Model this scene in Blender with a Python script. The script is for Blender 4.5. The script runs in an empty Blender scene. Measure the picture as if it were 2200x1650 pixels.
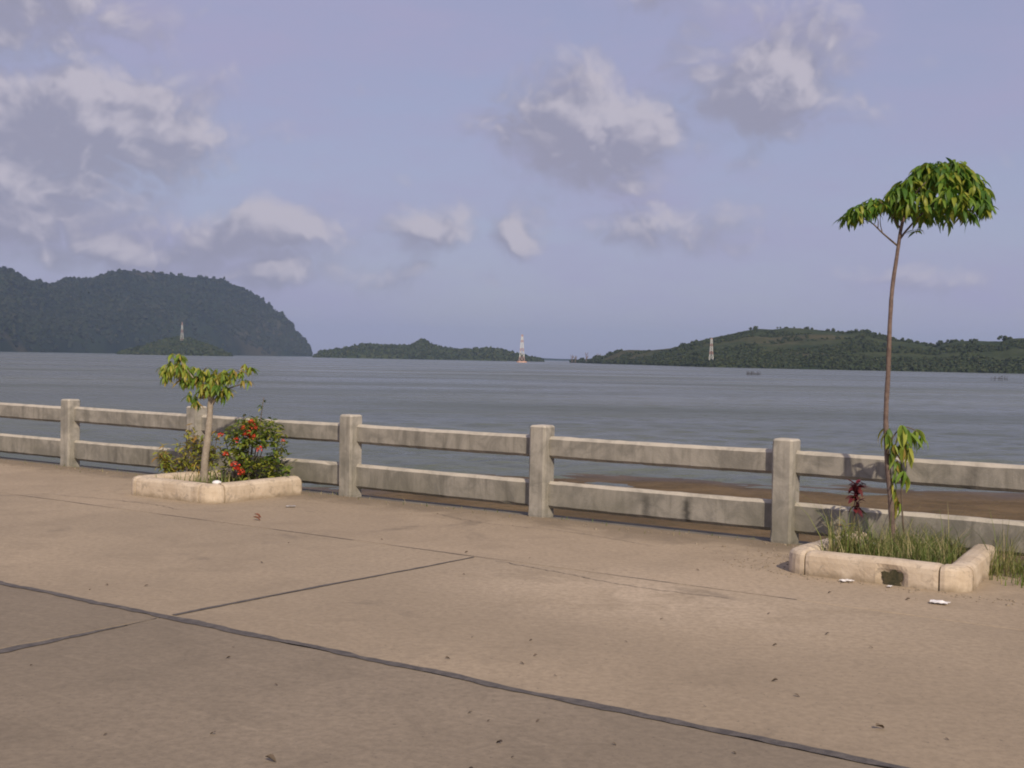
import bpy, bmesh, math, random
import numpy as np
from mathutils import Vector, Matrix, Euler, noise as mnoise

R = math.radians
sc = bpy.context.scene
random.seed(7)
rng = np.random.default_rng(7)

# ------------------------------------------------------------------ camera
PITCH, ROLL = 0.019994, 0.017998
cam_data = bpy.data.cameras.new("camera")
cam = bpy.data.objects.new("camera", cam_data)
sc.collection.objects.link(cam)
sc.camera = cam
cam_data.sensor_width = 36.0
cam_data.lens = 36.0 * 2700 / 2200
cam_data.clip_start = 0.05
cam_data.clip_end = 40000
_F = Vector((0, math.cos(PITCH), -math.sin(PITCH)))
_U0 = Vector((0, math.sin(PITCH), math.cos(PITCH)))
_Rt = Vector((1, 0, 0)) * math.cos(ROLL) + _U0 * math.sin(ROLL)
_Up = _U0 * math.cos(ROLL) - Vector((1, 0, 0)) * math.sin(ROLL)
cam.matrix_world = Matrix(((_Rt.x, _Up.x, -_F.x, 0), (_Rt.y, _Up.y, -_F.y, 0),
                           (_Rt.z, _Up.z, -_F.z, 1.6), (0, 0, 0, 1)))
WATER_Z = -1.7

# ------------------------------------------------------------------ sun, sky, exposure
SUN = Vector((0.40, -1.385, 1.0)).normalized()          # towards the sun
sun_data = bpy.data.lights.new("sun", 'SUN')
sun_data.energy = 3.8
sun_data.angle = R(1.2)
sun_data.color = (1.0, 0.86, 0.68)
sun = bpy.data.objects.new("sun", sun_data)
sc.collection.objects.link(sun)
sun.rotation_euler = SUN.to_track_quat('Z', 'Y').to_euler()

sc.view_settings.view_transform = 'Standard'
sc.view_settings.look = 'None'
sc.view_settings.exposure = 0.0
sc.view_settings.gamma = 1.0
sc.view_settings.use_curve_mapping = False
sc.cycles.max_bounces = 6
sc.cycles.volume_bounces = 1
sc.cycles.transparent_max_bounces = 8
sc.cycles.filter_width = 1.9
sc.cycles.use_denoising = True

world = bpy.data.worlds.new("World")
sc.world = world
world.use_nodes = True


class NT:
    """tiny helper around a node tree"""
    def __init__(self, tree):
        self.t = tree
        self.n = tree.nodes
        self.l = tree.links

    def node(self, kind, **kw):
        nd = self.n.new(kind)
        for k, v in kw.items():
            setattr(nd, k, v)
        return nd

    def put(self, sock, v):
        if isinstance(v, bpy.types.NodeSocket):
            self.l.new(v, sock)
        elif v is not None:
            sock.default_value = v

    def math(self, op, a, b=None, c=None, clamp=False):
        nd = self.node('ShaderNodeMath', operation=op)
        nd.use_clamp = clamp
        self.put(nd.inputs[0], a)
        if b is not None: self.put(nd.inputs[1], b)
        if c is not None: self.put(nd.inputs[2], c)
        return nd.outputs[0]

    def mix(self, fac, a, b, blend='MIX'):
        nd = self.node('ShaderNodeMix', data_type='RGBA', blend_type=blend)
        self.put(nd.inputs[0], fac)
        self.put(nd.inputs[6], a if not isinstance(a, tuple) else (*a[:3], 1))
        self.put(nd.inputs[7], b if not isinstance(b, tuple) else (*b[:3], 1))
        return nd.outputs[2]

    def ramp(self, v, lo, hi, a=0.0, b=1.0, smooth=True):
        nd = self.node('ShaderNodeMapRange')
        if smooth: nd.interpolation_type = 'SMOOTHSTEP'
        self.put(nd.inputs['Value'], v)
        for k, x in (('From Min', lo), ('From Max', hi), ('To Min', a), ('To Max', b)):
            nd.inputs[k].default_value = x
        return nd.outputs[0]

    def noise(self, vec, scale, detail=4.0, rough=0.55, dist=0.0):
        nd = self.node('ShaderNodeTexNoise')
        self.put(nd.inputs['Vector'], vec)
        nd.inputs['Scale'].default_value = scale
        nd.inputs['Detail'].default_value = detail
        nd.inputs['Roughness'].default_value = rough
        nd.inputs['Distortion'].default_value = dist
        return nd.outputs[0]

    def mapping(self, vec, scale=(1, 1, 1), rot=(0, 0, 0), loc=(0, 0, 0)):
        nd = self.node('ShaderNodeMapping')
        self.put(nd.inputs[0], vec)
        nd.inputs['Location'].default_value = loc
        nd.inputs['Rotation'].default_value = rot
        nd.inputs['Scale'].default_value = scale
        return nd.outputs[0]

    def sep(self, vec):
        nd = self.node('ShaderNodeSeparateXYZ')
        self.put(nd.inputs[0], vec)
        return nd.outputs

    def comb(self, x, y, z):
        nd = self.node('ShaderNodeCombineXYZ')
        self.put(nd.inputs[0], x); self.put(nd.inputs[1], y); self.put(nd.inputs[2], z)
        return nd.outputs[0]


# --- cloud field: azimuth (x), elevation (y) in radians -> amount of cloud
#     az, el, half-width, half-height, amount
def _dir(px, py):
    x, y = (px - 1100) / 2700, (825 - py) / 2700
    d = _F + _Rt * x + _Up * y
    return math.atan2(d.x, d.y), math.atan2(d.z, math.hypot(d.x, d.y))

CLOUDS = [(-0.335, 0.170, 0.125, 0.048, 1.32), (-0.385, 0.258, 0.11, 0.060, 1.02),
          (-0.390, 0.114, 0.105, 0.044, 1.32), (-0.200, 0.093, 0.088, 0.027, 1.02),
          (-0.30, 0.076, 0.14, 0.020, 0.85), (-0.070, 0.100, 0.046, 0.022, 0.98),
          (0.003, 0.099, 0.025, 0.025, 1.30), (0.055, 0.182, 0.082, 0.052, 1.26),
          (0.195, 0.217, 0.068, 0.056, 1.14), (0.120, 0.110, 0.070, 0.024, 0.88),
          (-0.215, 0.066, 0.11, 0.013, 0.80), (0.115, 0.283, 0.06, 0.024, 0.66),
          (0.315, 0.060, 0.060, 0.014, 0.66), (-0.10, 0.062, 0.08, 0.012, 0.62)]

grp = bpy.data.node_groups.new("cloud_field", 'ShaderNodeTree')
grp.interface.new_socket("p", in_out='INPUT', socket_type='NodeSocketVector')
grp.interface.new_socket("d", in_out='OUTPUT', socket_type='NodeSocketFloat')
g = NT(grp)
gi = g.node('NodeGroupInput'); go = g.node('NodeGroupOutput')
warp = g.node('ShaderNodeTexNoise')
g.put(warp.inputs['Vector'], gi.outputs[0])
warp.inputs['Scale'].default_value = 14.0
warp.inputs['Detail'].default_value = 3.0
w0 = g.node('ShaderNodeVectorMath', operation='SUBTRACT')
g.put(w0.inputs[0], warp.outputs['Color']); w0.inputs[1].default_value = (0.5, 0.5, 0.5)
w1 = g.node('ShaderNodeVectorMath', operation='MULTIPLY_ADD')
g.put(w1.inputs[0], w0.outputs[0]); w1.inputs[1].default_value = (0.07, 0.045, 0.0)
g.put(w1.inputs[2], gi.outputs[0])
total = None
for (a, e, rx, ry, amt) in CLOUDS:
    va = g.node('ShaderNodeVectorMath', operation='MULTIPLY_ADD')
    g.put(va.inputs[0], w1.outputs[0]); va.inputs[1].default_value = (1 / rx, 1 / ry, 0); va.inputs[2].default_value = (-a / rx, -e / ry, 0)
    dt = g.node('ShaderNodeVectorMath', operation='DOT_PRODUCT')
    g.put(dt.inputs[0], va.outputs[0]); g.put(dt.inputs[1], va.outputs[0])
    v = g.math('MULTIPLY', g.math('POWER', 0.3679, dt.outputs['Value']), amt)
    total = v if total is None else g.math('MAXIMUM', total, v)
# the same kind of cumulus goes on all round, outside the picture too
sx_, sy_, _ = g.sep(gi.outputs[0])
beyond = g.math('MAXIMUM', g.ramp(g.math('ABSOLUTE', sx_), 0.46, 0.62), g.ramp(sy_, 0.33, 0.42))
rest = g.ramp(g.noise(g.mapping(gi.outputs[0], scale=(1, 2.2, 1), loc=(7, 4, 0)), 6.0, 3.0, 0.5), 0.44, 0.62)
total = g.math('MAXIMUM', total, g.math('MULTIPLY', g.math('MULTIPLY', beyond, rest), 0.85))
puff = g.noise(g.mapping(gi.outputs[0], scale=(1, 1.35, 1)), 17.0, 6.0, 0.52)
def billow(scale, loc, sy):
    nd = g.node('ShaderNodeTexNoise')
    nd.normalize = False
    g.put(nd.inputs['Vector'], g.mapping(w1.outputs[0], scale=(1, sy, 1), loc=loc))
    nd.inputs['Scale'].default_value = scale
    nd.inputs['Detail'].default_value = 1.0
    return g.math('ABSOLUTE', nd.outputs[0])
bl = g.math('ADD', g.math('MULTIPLY', billow(13.0, (0, 0, 0), 1.3), 1.0), g.math('MULTIPLY', billow(31.0, (3, 2, 0), 1.2), 0.55))
bl = g.math('ADD', bl, g.math('MULTIPLY', billow(70.0, (5, 1, 0), 1.1), 0.28))
field = g.math('ADD', total, g.math('MULTIPLY', g.math('SUBTRACT', puff, 0.5), 0.62))
field = g.math('ADD', field, g.math('MULTIPLY', g.math('SUBTRACT', bl, 0.34), 0.58))
g.put(go.inputs[0], field)

w = NT(world.node_tree)
w.n.clear()
out = w.node('ShaderNodeOutputWorld')
bg = w.node('ShaderNodeBackground')
w.l.new(bg.outputs[0], out.inputs[0])
bg.inputs['Strength'].default_value = 0.1
sky = w.node('ShaderNodeTexSky')
sky.sky_type = 'NISHITA'
sky.sun_disc = False
sky.sun_elevation = math.asin(SUN.z)
sky.sun_rotation = math.atan2(SUN.x, SUN.y)
sky.air_density = 1.0
sky.dust_density = 1.4
sky.ozone_density = 2.0
tc = w.node('ShaderNodeTexCoord')
nrm = w.node('ShaderNodeVectorMath', operation='NORMALIZE')
w.put(nrm.inputs[0], tc.outputs['Generated'])
dx_, dy_, dz_ = w.sep(nrm.outputs[0])
az = w.math('ARCTAN2', dx_, dy_)
el = w.math('ARCSINE', w.math('MAXIMUM', w.math('MINIMUM', dz_, 1.0), -1.0))
p0 = w.comb(az, el, 0.0)
p1 = w.comb(w.math('ADD', az, 0.012), w.math('ADD', el, 0.013), 0.0)

def field_at(p):
    nd = w.node('ShaderNodeGroup'); nd.node_tree = grp
    w.put(nd.inputs[0], p)
    return nd.outputs[0]

f0, f1 = field_at(p0), field_at(p1)
lit = w.ramp(w.math('SUBTRACT', f0, f1), -0.12, 0.50)
alpha = w.ramp(f0, 0.22, 0.95)
thin = w.noise(w.mapping(p0, scale=(1, 3.2, 1), rot=(0, 0, 0.12)), 3.4, 6.0, 0.6)
veil = w.ramp(thin, 0.30, 0.72, 0.66, 0.98)
clear = w.mix(veil, sky.outputs[0], (3.85, 3.68, 5.45))
cloud_col = w.mix(lit, (3.05, 2.98, 3.9), (5.4, 5.0, 5.65))
col = w.mix(w.math('MULTIPLY', alpha, 0.86), clear, cloud_col)
w.l.new(col, bg.inputs['Color'])
world.cycles.sampling_method = 'MANUAL'
world.cycles.sample_map_resolution = 512

# ------------------------------------------------------------------ helpers
def frame(u, v, z=0.0):
    """quay frame: u along the railing, v from the railing towards the land"""
    return Vector((2.4116 + u * 0.810434 - v * 0.585830, 11.1762 - u * 0.585830 - v * 0.810434, z))

QUAY_ROT = math.atan2(-0.585830, 0.810434)   # local x = u, local y = -v


def link(o, parent=None):
    sc.collection.objects.link(o)
    if parent: o.parent = parent
    return o


def obj(name, me, mat=None, parent=None, loc=None, rotz=None, smooth=False):
    o = bpy.data.objects.new(name, me)
    if mat is not None and not me.materials: me.materials.append(mat)
    if smooth and len(me.polygons):
        me.polygons.foreach_set('use_smooth', [True] * len(me.polygons))
    link(o, parent)
    if loc is not None: o.location = loc
    if rotz is not None: o.rotation_euler = (0, 0, rotz)
    return o


def tag(o, label=None, cat=None, group=None, kind=None):
    if label: o["label"] = label
    if cat: o["category"] = cat
    if group: o["group"] = group
    if kind: o["kind"] = kind
    return o


def empty(name, loc, label, cat, group=None, rotz=0.0):
    o = bpy.data.objects.new(name, None)
    o.empty_display_size = 0.2
    link(o)
    o.location = loc
    o.rotation_euler = (0, 0, rotz)
    return tag(o, label, cat, group)


def mesh(name, verts, faces):
    me = bpy.data.meshes.new(name)
    me.from_pydata([tuple(v) for v in verts], [], [tuple(f) for f in faces])
    me.update()
    return me


def join_np(name, V, F):
    """fast mesh from numpy arrays, F all of one size"""
    me = bpy.data.meshes.new(name)
    n = F.shape[1]
    me.vertices.add(len(V)); me.vertices.foreach_set('co', V.astype(np.float32).ravel())
    me.loops.add(F.size); me.loops.foreach_set('vertex_index', F.astype(np.int32).ravel())
    me.polygons.add(len(F))
    me.polygons.foreach_set('loop_start', np.arange(0, F.size, n, dtype=np.int32))
    me.update(calc_edges=True)
    return me


def sweep(name, rings, cap=True):
    """closed rings of equal count -> tube mesh"""
    V, Fc = [], []
    k = len(rings[0])
    for r in rings: V.extend(r)
    for i in range(len(rings) - 1):
        for j in range(k):
            a, b = i * k + j, i * k + (j + 1) % k
            Fc.append((a, b, b + k, a + k))
    if cap:
        Fc.append(tuple(range(k))[::-1])
        Fc.append(tuple((len(rings) - 1) * k + j for j in range(k)))
    me = mesh(name, V, Fc)
    bm = bmesh.new(); bm.from_mesh(me)
    bmesh.ops.recalc_face_normals(bm, faces=bm.faces)
    bm.to_mesh(me); bm.free()
    return me


def tube_np(pts, radii, k=8, seed=0, rough=0.06):
    """tapered limb through points"""
    rr = random.Random(seed)
    rings = []
    n = len(pts)
    for i, p in enumerate(pts):
        p = Vector(p)
        t = (Vector(pts[min(i + 1, n - 1)]) - Vector(pts[max(i - 1, 0)])).normalized()
        s = t.cross(Vector((0, 1, 0.01)))
        s.normalize()
        b = t.cross(s)
        rings.append([p + (s * math.cos(2 * math.pi * j / k) + b * math.sin(2 * math.pi * j / k)) * radii[i] * (1 + rr.uniform(-rough, rough)) for j in range(k)])
    return rings


def smooth_path(pts, sub=5):
    """Catmull-Rom"""
    P = [Vector(p) for p in pts]
    P = [P[0] * 2 - P[1]] + P + [P[-1] * 2 - P[-2]]
    outp = []
    for i in range(1, len(P) - 2):
        for s in range(sub):
            t = s / sub
            a, b, c, d = P[i - 1], P[i], P[i + 1], P[i + 2]
            outp.append(0.5 * ((2 * b) + (c - a) * t + (2 * a - 5 * b + 4 * c - d) * t * t + (3 * b - a - 3 * c + d) * t ** 3))
    outp.append(P[-2])
    return outp


def limb(name, pts, r0, r1, mat, parent, k=8, sub=5, seed=0):
    path = smooth_path(pts, sub)
    n = len(path)
    radii = [r0 + (r1 - r0) * i / (n - 1) for i in range(n)]
    return obj(name, sweep(name, tube_np(path, radii, k, seed)), mat, parent, smooth=True)


# ------------------------------------------------------------------ materials
def new_mat(name):
    m = bpy.data.materials.new(name)
    m.use_nodes = True
    t = NT(m.node_tree)
    bsdf = next(x for x in t.n if x.type == 'BSDF_PRINCIPLED')
    geo = t.node('ShaderNodeNewGeometry')
    return m, t, bsdf, geo.outputs['Position'], geo


def bump(t, bsdf, height, strength, dist):
    b = t.node('ShaderNodeBump')
    b.inputs['Strength'].default_value = strength
    b.inputs['Distance'].default_value = dist
    t.put(b.inputs['Height'], height)
    t.l.new(b.outputs[0], bsdf.inputs['Normal'])


def quay_coords(t, pos):
    """position in the quay frame: x = u, y = -v"""
    return t.mapping(t.mapping(pos, loc=(-2.4116, -11.1762, 0)), rot=(0, 0, -QUAY_ROT))


def mat_slab(name, base, alt, patch_and_dirt=True):
    m, t, b, pos, geo = new_mat(name)
    q = quay_coords(t, pos)
    oi = t.node('ShaderNodeObjectInfo')
    large = t.noise(q, 0.33, 5, 0.6, 0.4)
    mid = t.noise(t.mapping(q, loc=(5, 2, 0)), 1.7, 6, 0.65, 0.6)
    scuff = t.noise(t.mapping(q, scale=(0.35, 5, 1), rot=(0, 0, 0.25)), 2.4, 6, 0.7)
    fine = t.noise(pos, 95, 3, 0.7)
    speck = t.noise(t.mapping(pos, loc=(4, 4, 0)), 42, 2, 0.5)
    oil = t.noise(t.mapping(q, loc=(17, 3, 0)), 0.9, 5, 0.6, 1.2)
    grain = t.noise(pos, 22, 5, 0.75)
    col = t.mix(t.ramp(large, 0.35, 0.68), base, alt)
    col = t.mix(t.ramp(mid, 0.42, 0.75, 0, 0.42), col, (base[0] * 0.66, base[1] * 0.66, base[2] * 0.66))
    col = t.mix(t.ramp(scuff, 0.52, 0.78, 0, 0.28), col, (0.47, 0.385, 0.275))
    if patch_and_dirt:                      # paler rounded patch in the bay by the planter, dark dirt along the railing
        x, y, _ = t.sep(q)
        gx = t.math('MULTIPLY', t.math('SUBTRACT', x, 0.35), 0.62)
        gy = t.math('MULTIPLY', t.math('ADD', y, 3.0), 1.15)
        d2 = t.math('ADD', t.math('MULTIPLY', gx, gx), t.math('MULTIPLY', gy, gy))
        pm = t.math('MULTIPLY', t.math('POWER', 2.718, t.math('MULTIPLY', d2, -1.0)), t.ramp(mid, 0.3, 0.62))
        col = t.mix(t.math('MULTIPLY', pm, 0.75), col, (0.62, 0.50, 0.36))
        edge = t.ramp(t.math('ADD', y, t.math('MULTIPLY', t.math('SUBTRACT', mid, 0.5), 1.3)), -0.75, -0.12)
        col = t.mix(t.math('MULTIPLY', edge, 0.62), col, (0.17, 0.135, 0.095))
    col = t.mix(t.ramp(grain, 0.3, 0.72, 0.0, 0.5), col, (base[0] * 0.55, base[1] * 0.55, base[2] * 0.55))
    col = t.mix(t.ramp(fine, 0.62, 0.8, 0, 0.4), col, (0.12, 0.10, 0.085))
    col = t.mix(t.ramp(speck, 0.66, 0.74, 0, 0.55), col, (0.10, 0.085, 0.07))
    col = t.mix(t.ramp(oil, 0.60, 0.74, 0, 0.38), col, (0.13, 0.11, 0.085))
    hsv = t.node('ShaderNodeHueSaturation')
    t.put(hsv.inputs['Color'], col)
    t.put(hsv.inputs['Value'], t.ramp(oi.outputs['Random'], 0, 1, 0.94, 1.05, False))
    t.l.new(hsv.outputs[0], b.inputs['Base Color'])
    b.inputs['Roughness'].default_value = 0.88
    b.inputs['Specular IOR Level'].default_value = 0.25
    bump(t, b, t.math('ADD', t.math('MULTIPLY', fine, 0.35), grain), 0.35, 0.006)
    return m


def mat_rail(name="weathered railing concrete", k=1.0):
    m, t, b, pos, geo = new_mat(name)
    q = quay_coords(t, pos)
    streak = t.noise(t.mapping(q, scale=(9, 9, 0.8)), 1.2, 6, 0.65, 0.25)
    blot = t.noise(q, 4.2, 6, 0.68, 0.7)
    blot2 = t.noise(t.mapping(q, loc=(9, 3, 1)), 1.1, 4, 0.6)
    fine = t.noise(pos, 60, 4, 0.7)
    col = t.mix(t.ramp(blot, 0.33, 0.66), (0.205 * k, 0.193 * k, 0.166 * k), (0.335 * k, 0.31 * k, 0.265 * k))
    col = t.mix(t.ramp(streak, 0.46, 0.74, 0, 0.6), col, (0.125, 0.118, 0.098))
    _, _, z = t.sep(q)
    low = t.math('MULTIPLY', t.ramp(z, 0.55, 0.05, 0.0, 1.0), t.ramp(blot2, 0.3, 0.65))
    col = t.mix(t.math('MULTIPLY', low, 0.55), col, (0.150, 0.142, 0.105))
    # two soot-dark runs on the lower rail of one bay, and a few fainter ones along the railing
    x, _, _ = t.sep(q)
    wob = t.math('MULTIPLY', t.math('SUBTRACT', t.noise(t.mapping(q, scale=(1, 1, 6)), 3.0, 3, 0.6), 0.5), 0.10)
    for (cx, wd, ztop, amt) in ((-1.42, 0.045, 0.37, 0.55), (-0.98, 0.035, 0.36, 0.85), (-8.6, 0.05, 0.38, 0.6), (-8.9, 0.04, 0.38, 0.5), (-9.6, 0.05, 0.38, 0.45), (-4.3, 0.06, 0.83, 0.35), (1.62, 0.05, 0.83, 0.45)):
        dd = t.math('MULTIPLY', t.math('ADD', t.math('SUBTRACT', x, cx), wob), 1 / wd)
        mk = t.math('MULTIPLY', t.math('POWER', 0.3679, t.math('MULTIPLY', dd, dd)), t.ramp(z, ztop, ztop - 0.10))
        mk = t.math('MULTIPLY', mk, t.ramp(z, ztop - 0.34, ztop - 0.22))
        col = t.mix(t.math('MULTIPLY', mk, amt), col, (0.05, 0.048, 0.042))
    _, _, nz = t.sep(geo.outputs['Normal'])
    pale_tops = t.math('MULTIPLY', t.ramp(nz, 0.25, 0.7), t.ramp(blot, 0.25, 0.6, 0.35, 0.8))
    col = t.mix(pale_tops, col, (0.54, 0.49, 0.405))     # up-facing faces mixed paler, uneven with the blotches
    col = t.mix(t.ramp(fine, 0.58, 0.8, 0, 0.4), col, (0.13, 0.12, 0.10))
    t.l.new(col, b.inputs['Base Color'])
    b.inputs['Roughness'].default_value = 0.9
    b.inputs['Specular IOR Level'].default_value = 0.2
    bump(t, b, t.math('ADD', fine, blot), 0.4, 0.008)
    return m


def mat_simple(name, c1, c2, scale, rough=0.8, bump_s=0.3, bump_d=0.01, spec=0.3, detail=6):
    m, t, b, pos, geo = new_mat(name)
    n1 = t.noise(pos, scale, detail, 0.65, 0.3)
    n2 = t.noise(pos, scale * 6.3, 4, 0.7)
    col = t.mix(t.ramp(n1, 0.34, 0.68), c1, c2)
    col = t.mix(t.ramp(n2, 0.5, 0.8, 0, 0.45), col, tuple(x * 0.5 for x in c1))
    t.l.new(col, b.inputs['Base Color'])
    b.inputs['Roughness'].default_value = rough
    b.inputs['Specular IOR Level'].default_value = spec
    if bump_s: bump(t, b, t.math('ADD', n1, n2), bump_s, bump_d)
    return m


def mat_leaf(name, cols, back=0.40, rough=0.45):
    """colour varies from leaf to leaf"""
    m, t, b, pos, geo = new_mat(name)
    oi = t.node('ShaderNodeObjectInfo')
    rnd = t.math('FRACT', t.math('ADD', oi.outputs['Random'], geo.outputs['Random Per Island']))
    cr = t.node('ShaderNodeValToRGB')
    t.put(cr.inputs[0], rnd)
    while len(cr.color_ramp.elements) < len(cols): cr.color_ramp.elements.new(0.5)
    for i, c in enumerate(cols):
        cr.color_ramp.elements[i].position = i / (len(cols) - 1)
        cr.color_ramp.elements[i].color = (*c, 1)
    n = t.noise(pos, 30, 3, 0.6)
    col = t.mix(t.ramp(n, 0.35, 0.7, 0, 0.18), cr.outputs[0], (0.05, 0.07, 0.015))
    t.l.new(col, b.inputs['Base Color'])
    b.inputs['Roughness'].default_value = rough
    b.inputs['Specular IOR Level'].default_value = 0.35
    tr = t.node('ShaderNodeBsdfTranslucent')
    t.l.new(col, tr.inputs['Color'])
    mx = t.node('ShaderNodeMixShader')
    mx.inputs[0].default_value = back
    outn = next(x for x in t.n if x.type == 'OUTPUT_MATERIAL')
    t.l.new(b.outputs[0], mx.inputs[1]); t.l.new(tr.outputs[0], mx.inputs[2])
    t.l.new(mx.outputs[0], outn.inputs['Surface'])
    return m


def mat_kerb():
    """old limewash over concrete: flaked bare patches, splashed dirt along the foot"""
    m, t, b, pos, geo = new_mat("limewashed kerb concrete")
    n1 = t.noise(pos, 4.5, 6, 0.65, 0.4)
    flake = t.noise(t.mapping(pos, loc=(3, 8, 1)), 11, 6, 0.7, 0.6)
    run = t.noise(t.mapping(pos, scale=(14, 14, 1.5)), 1.3, 4, 0.6)
    fine = t.noise(pos, 80, 3, 0.7)
    col = t.mix(t.ramp(n1, 0.35, 0.68), (0.50, 0.405, 0.295), (0.62, 0.52, 0.395))
    col = t.mix(t.ramp(flake, 0.54, 0.62, 0, 0.75), col, (0.36, 0.30, 0.23))
    col = t.mix(t.ramp(run, 0.55, 0.75, 0, 0.5), col, (0.30, 0.245, 0.17))
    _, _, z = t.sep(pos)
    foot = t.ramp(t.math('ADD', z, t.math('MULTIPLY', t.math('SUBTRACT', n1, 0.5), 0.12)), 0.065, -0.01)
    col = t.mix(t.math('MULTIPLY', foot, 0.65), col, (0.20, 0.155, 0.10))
    col = t.mix(t.ramp(fine, 0.6, 0.8, 0, 0.4), col, (0.22, 0.18, 0.13))
    t.l.new(col, b.inputs['Base Color'])
    b.inputs['Roughness'].default_value = 0.9
    b.inputs['Specular IOR Level'].default_value = 0.2
    bump(t, b, t.math('ADD', t.math('MULTIPLY', flake, -0.8), fine), 0.35, 0.006)
    return m


M = {}
M['slab'] = mat_slab("pale quay concrete", (0.355, 0.283, 0.196), (0.435, 0.345, 0.238))
M['slab_apron'] = mat_slab("pale apron concrete", (0.395, 0.312, 0.215), (0.475, 0.375, 0.260))
M['slab_vignette'] = mat_slab("vignette-darkened near concrete", (0.255, 0.208, 0.150), (0.318, 0.258, 0.186), False)  # nearest rows: darker colour stands in for lens vignetting, not traffic wear
M['sealant'] = mat_simple("bitumen joint sealant", (0.085, 0.076, 0.070), (0.15, 0.132, 0.115), 14, 0.75, 0.5, 0.01)
M['ground'] = mat_simple("sandy ground", (0.16, 0.125, 0.09), (0.22, 0.17, 0.125), 1.2, 0.95)
M['rail'] = mat_rail()
M['post'] = mat_rail("paler post concrete", 1.18)
M['kerb'] = mat_kerb()
M['kerb_hole'] = mat_simple("brown hole", (0.05, 0.05, 0.03), (0.10, 0.085, 0.05), 30, 0.95, 0.4, 0.01, 0.1)
M['wall'] = mat_simple("sea wall concrete", (0.14, 0.125, 0.10), (0.22, 0.195, 0.15), 2.2, 0.9, 0.4, 0.02)
M['soil'] = mat_simple("dark planter soil", (0.075, 0.05, 0.03), (0.12, 0.085, 0.05), 12, 0.95, 0.7, 0.03, 0.1)
M['bark'] = mat_simple("grey brown bark", (0.125, 0.088, 0.075), (0.20, 0.148, 0.122), 26, 0.85, 0.5, 0.004, 0.2)
M['bark_pale'] = mat_simple("pale bark", (0.28, 0.235, 0.185), (0.36, 0.31, 0.245), 22, 0.85, 0.5, 0.004, 0.2)
M['twig'] = mat_simple("twig bark", (0.11, 0.085, 0.065), (0.16, 0.125, 0.09), 40, 0.85, 0, 0, 0.2)
M['leaf'] = mat_leaf("glossy drooping leaves", [(0.05, 0.13, 0.018), (0.105, 0.22, 0.026), (0.16, 0.28, 0.032), (0.23, 0.32, 0.038), (0.36, 0.36, 0.045)])
M['leaf_young'] = mat_leaf("yellow green young leaves", [(0.10, 0.20, 0.03), (0.20, 0.32, 0.045), (0.30, 0.38, 0.055), (0.44, 0.43, 0.075), (0.38, 0.24, 0.06)])
M['leaf_bush'] = mat_leaf("bush leaves", [(0.06, 0.115, 0.022), (0.15, 0.22, 0.035), (0.27, 0.32, 0.05), (0.40, 0.38, 0.065)])
M['leaf_croton'] = mat_leaf("yellow croton leaves", [(0.16, 0.22, 0.035), (0.34, 0.36, 0.055), (0.48, 0.43, 0.09), (0.36, 0.20, 0.05)])
M['leaf_red'] = mat_leaf("dark red leaves", [(0.05, 0.012, 0.02), (0.11, 0.012, 0.025), (0.20, 0.02, 0.035), (0.04, 0.03, 0.025)], 0.25)
M['grass'] = mat_leaf("weedy grass blades", [(0.08, 0.13, 0.028), (0.16, 0.22, 0.045), (0.25, 0.26, 0.08), (0.44, 0.36, 0.19), (0.13, 0.20, 0.04)], 0.3, 0.6)
M['petal'] = mat_leaf("orange red petals", [(0.70, 0.06, 0.035), (0.82, 0.10, 0.05), (0.90, 0.17, 0.08)], 0.25, 0.6)
M['dead_leaf'] = mat_leaf("dry brown leaf", [(0.075, 0.055, 0.042), (0.11, 0.08, 0.056), (0.17, 0.125, 0.085)], 0.0, 0.8)
M['rust_leaf'] = mat_leaf("rust coloured leaf", [(0.16, 0.05, 0.025), (0.22, 0.08, 0.04)], 0.0, 0.8)
M['paper'] = mat_simple("crumpled white paper", (0.70, 0.68, 0.66), (0.80, 0.78, 0.76), 20, 0.8, 0.3, 0.004)
M['stone'] = mat_simple("grey stone", (0.30, 0.28, 0.27), (0.42, 0.40, 0.38), 14, 0.9, 0.5, 0.01)
M['stone_grit'] = mat_simple("sandy grit", (0.20, 0.16, 0.115), (0.36, 0.30, 0.22), 30, 0.9, 0)
M['white_paint'] = mat_simple("white tower paint", (0.58, 0.58, 0.54), (0.66, 0.66, 0.61), 0.4, 0.6, 0)
M['red_paint'] = mat_simple("red tower paint", (0.40, 0.26, 0.23), (0.46, 0.31, 0.27), 0.4, 0.6, 0)
M['buoy'] = mat_simple("pale orange footing", (0.55, 0.33, 0.24), (0.62, 0.40, 0.30), 0.4, 0.7, 0)
M['stake'] = mat_simple("wet dark stakes", (0.035, 0.032, 0.03), (0.06, 0.055, 0.05), 3, 0.8, 0)


def mat_mud():
    m, t, b, pos, geo = new_mat("tidal mud")
    n1 = t.noise(pos, 0.5, 6, 0.65, 0.5)
    n2 = t.noise(pos, 3.0, 5, 0.7)
    col = t.mix(t.ramp(n1, 0.36, 0.66), (0.11, 0.076, 0.040), (0.18, 0.125, 0.066))
    col = t.mix(t.ramp(n2, 0.5, 0.72, 0, 0.6), col, (0.062, 0.060, 0.032))
    _, _, z = t.sep(pos)
    wet = t.ramp(z, WATER_Z + 0.10, WATER_Z + 0.0, 0, 1)
    col = t.mix(t.math('MULTIPLY', wet, 0.45), col, (0.07, 0.055, 0.042))
    t.l.new(col, b.inputs['Base Color'])
    t.put(b.inputs['Roughness'], t.ramp(z, WATER_Z + 0.0, WATER_Z + 0.08, 0.5, 0.95))
    b.inputs['Specular IOR Level'].default_value = 0.12
    bump(t, b, t.math('ADD', n1, n2), 0.7, 0.12)
    return m


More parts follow.
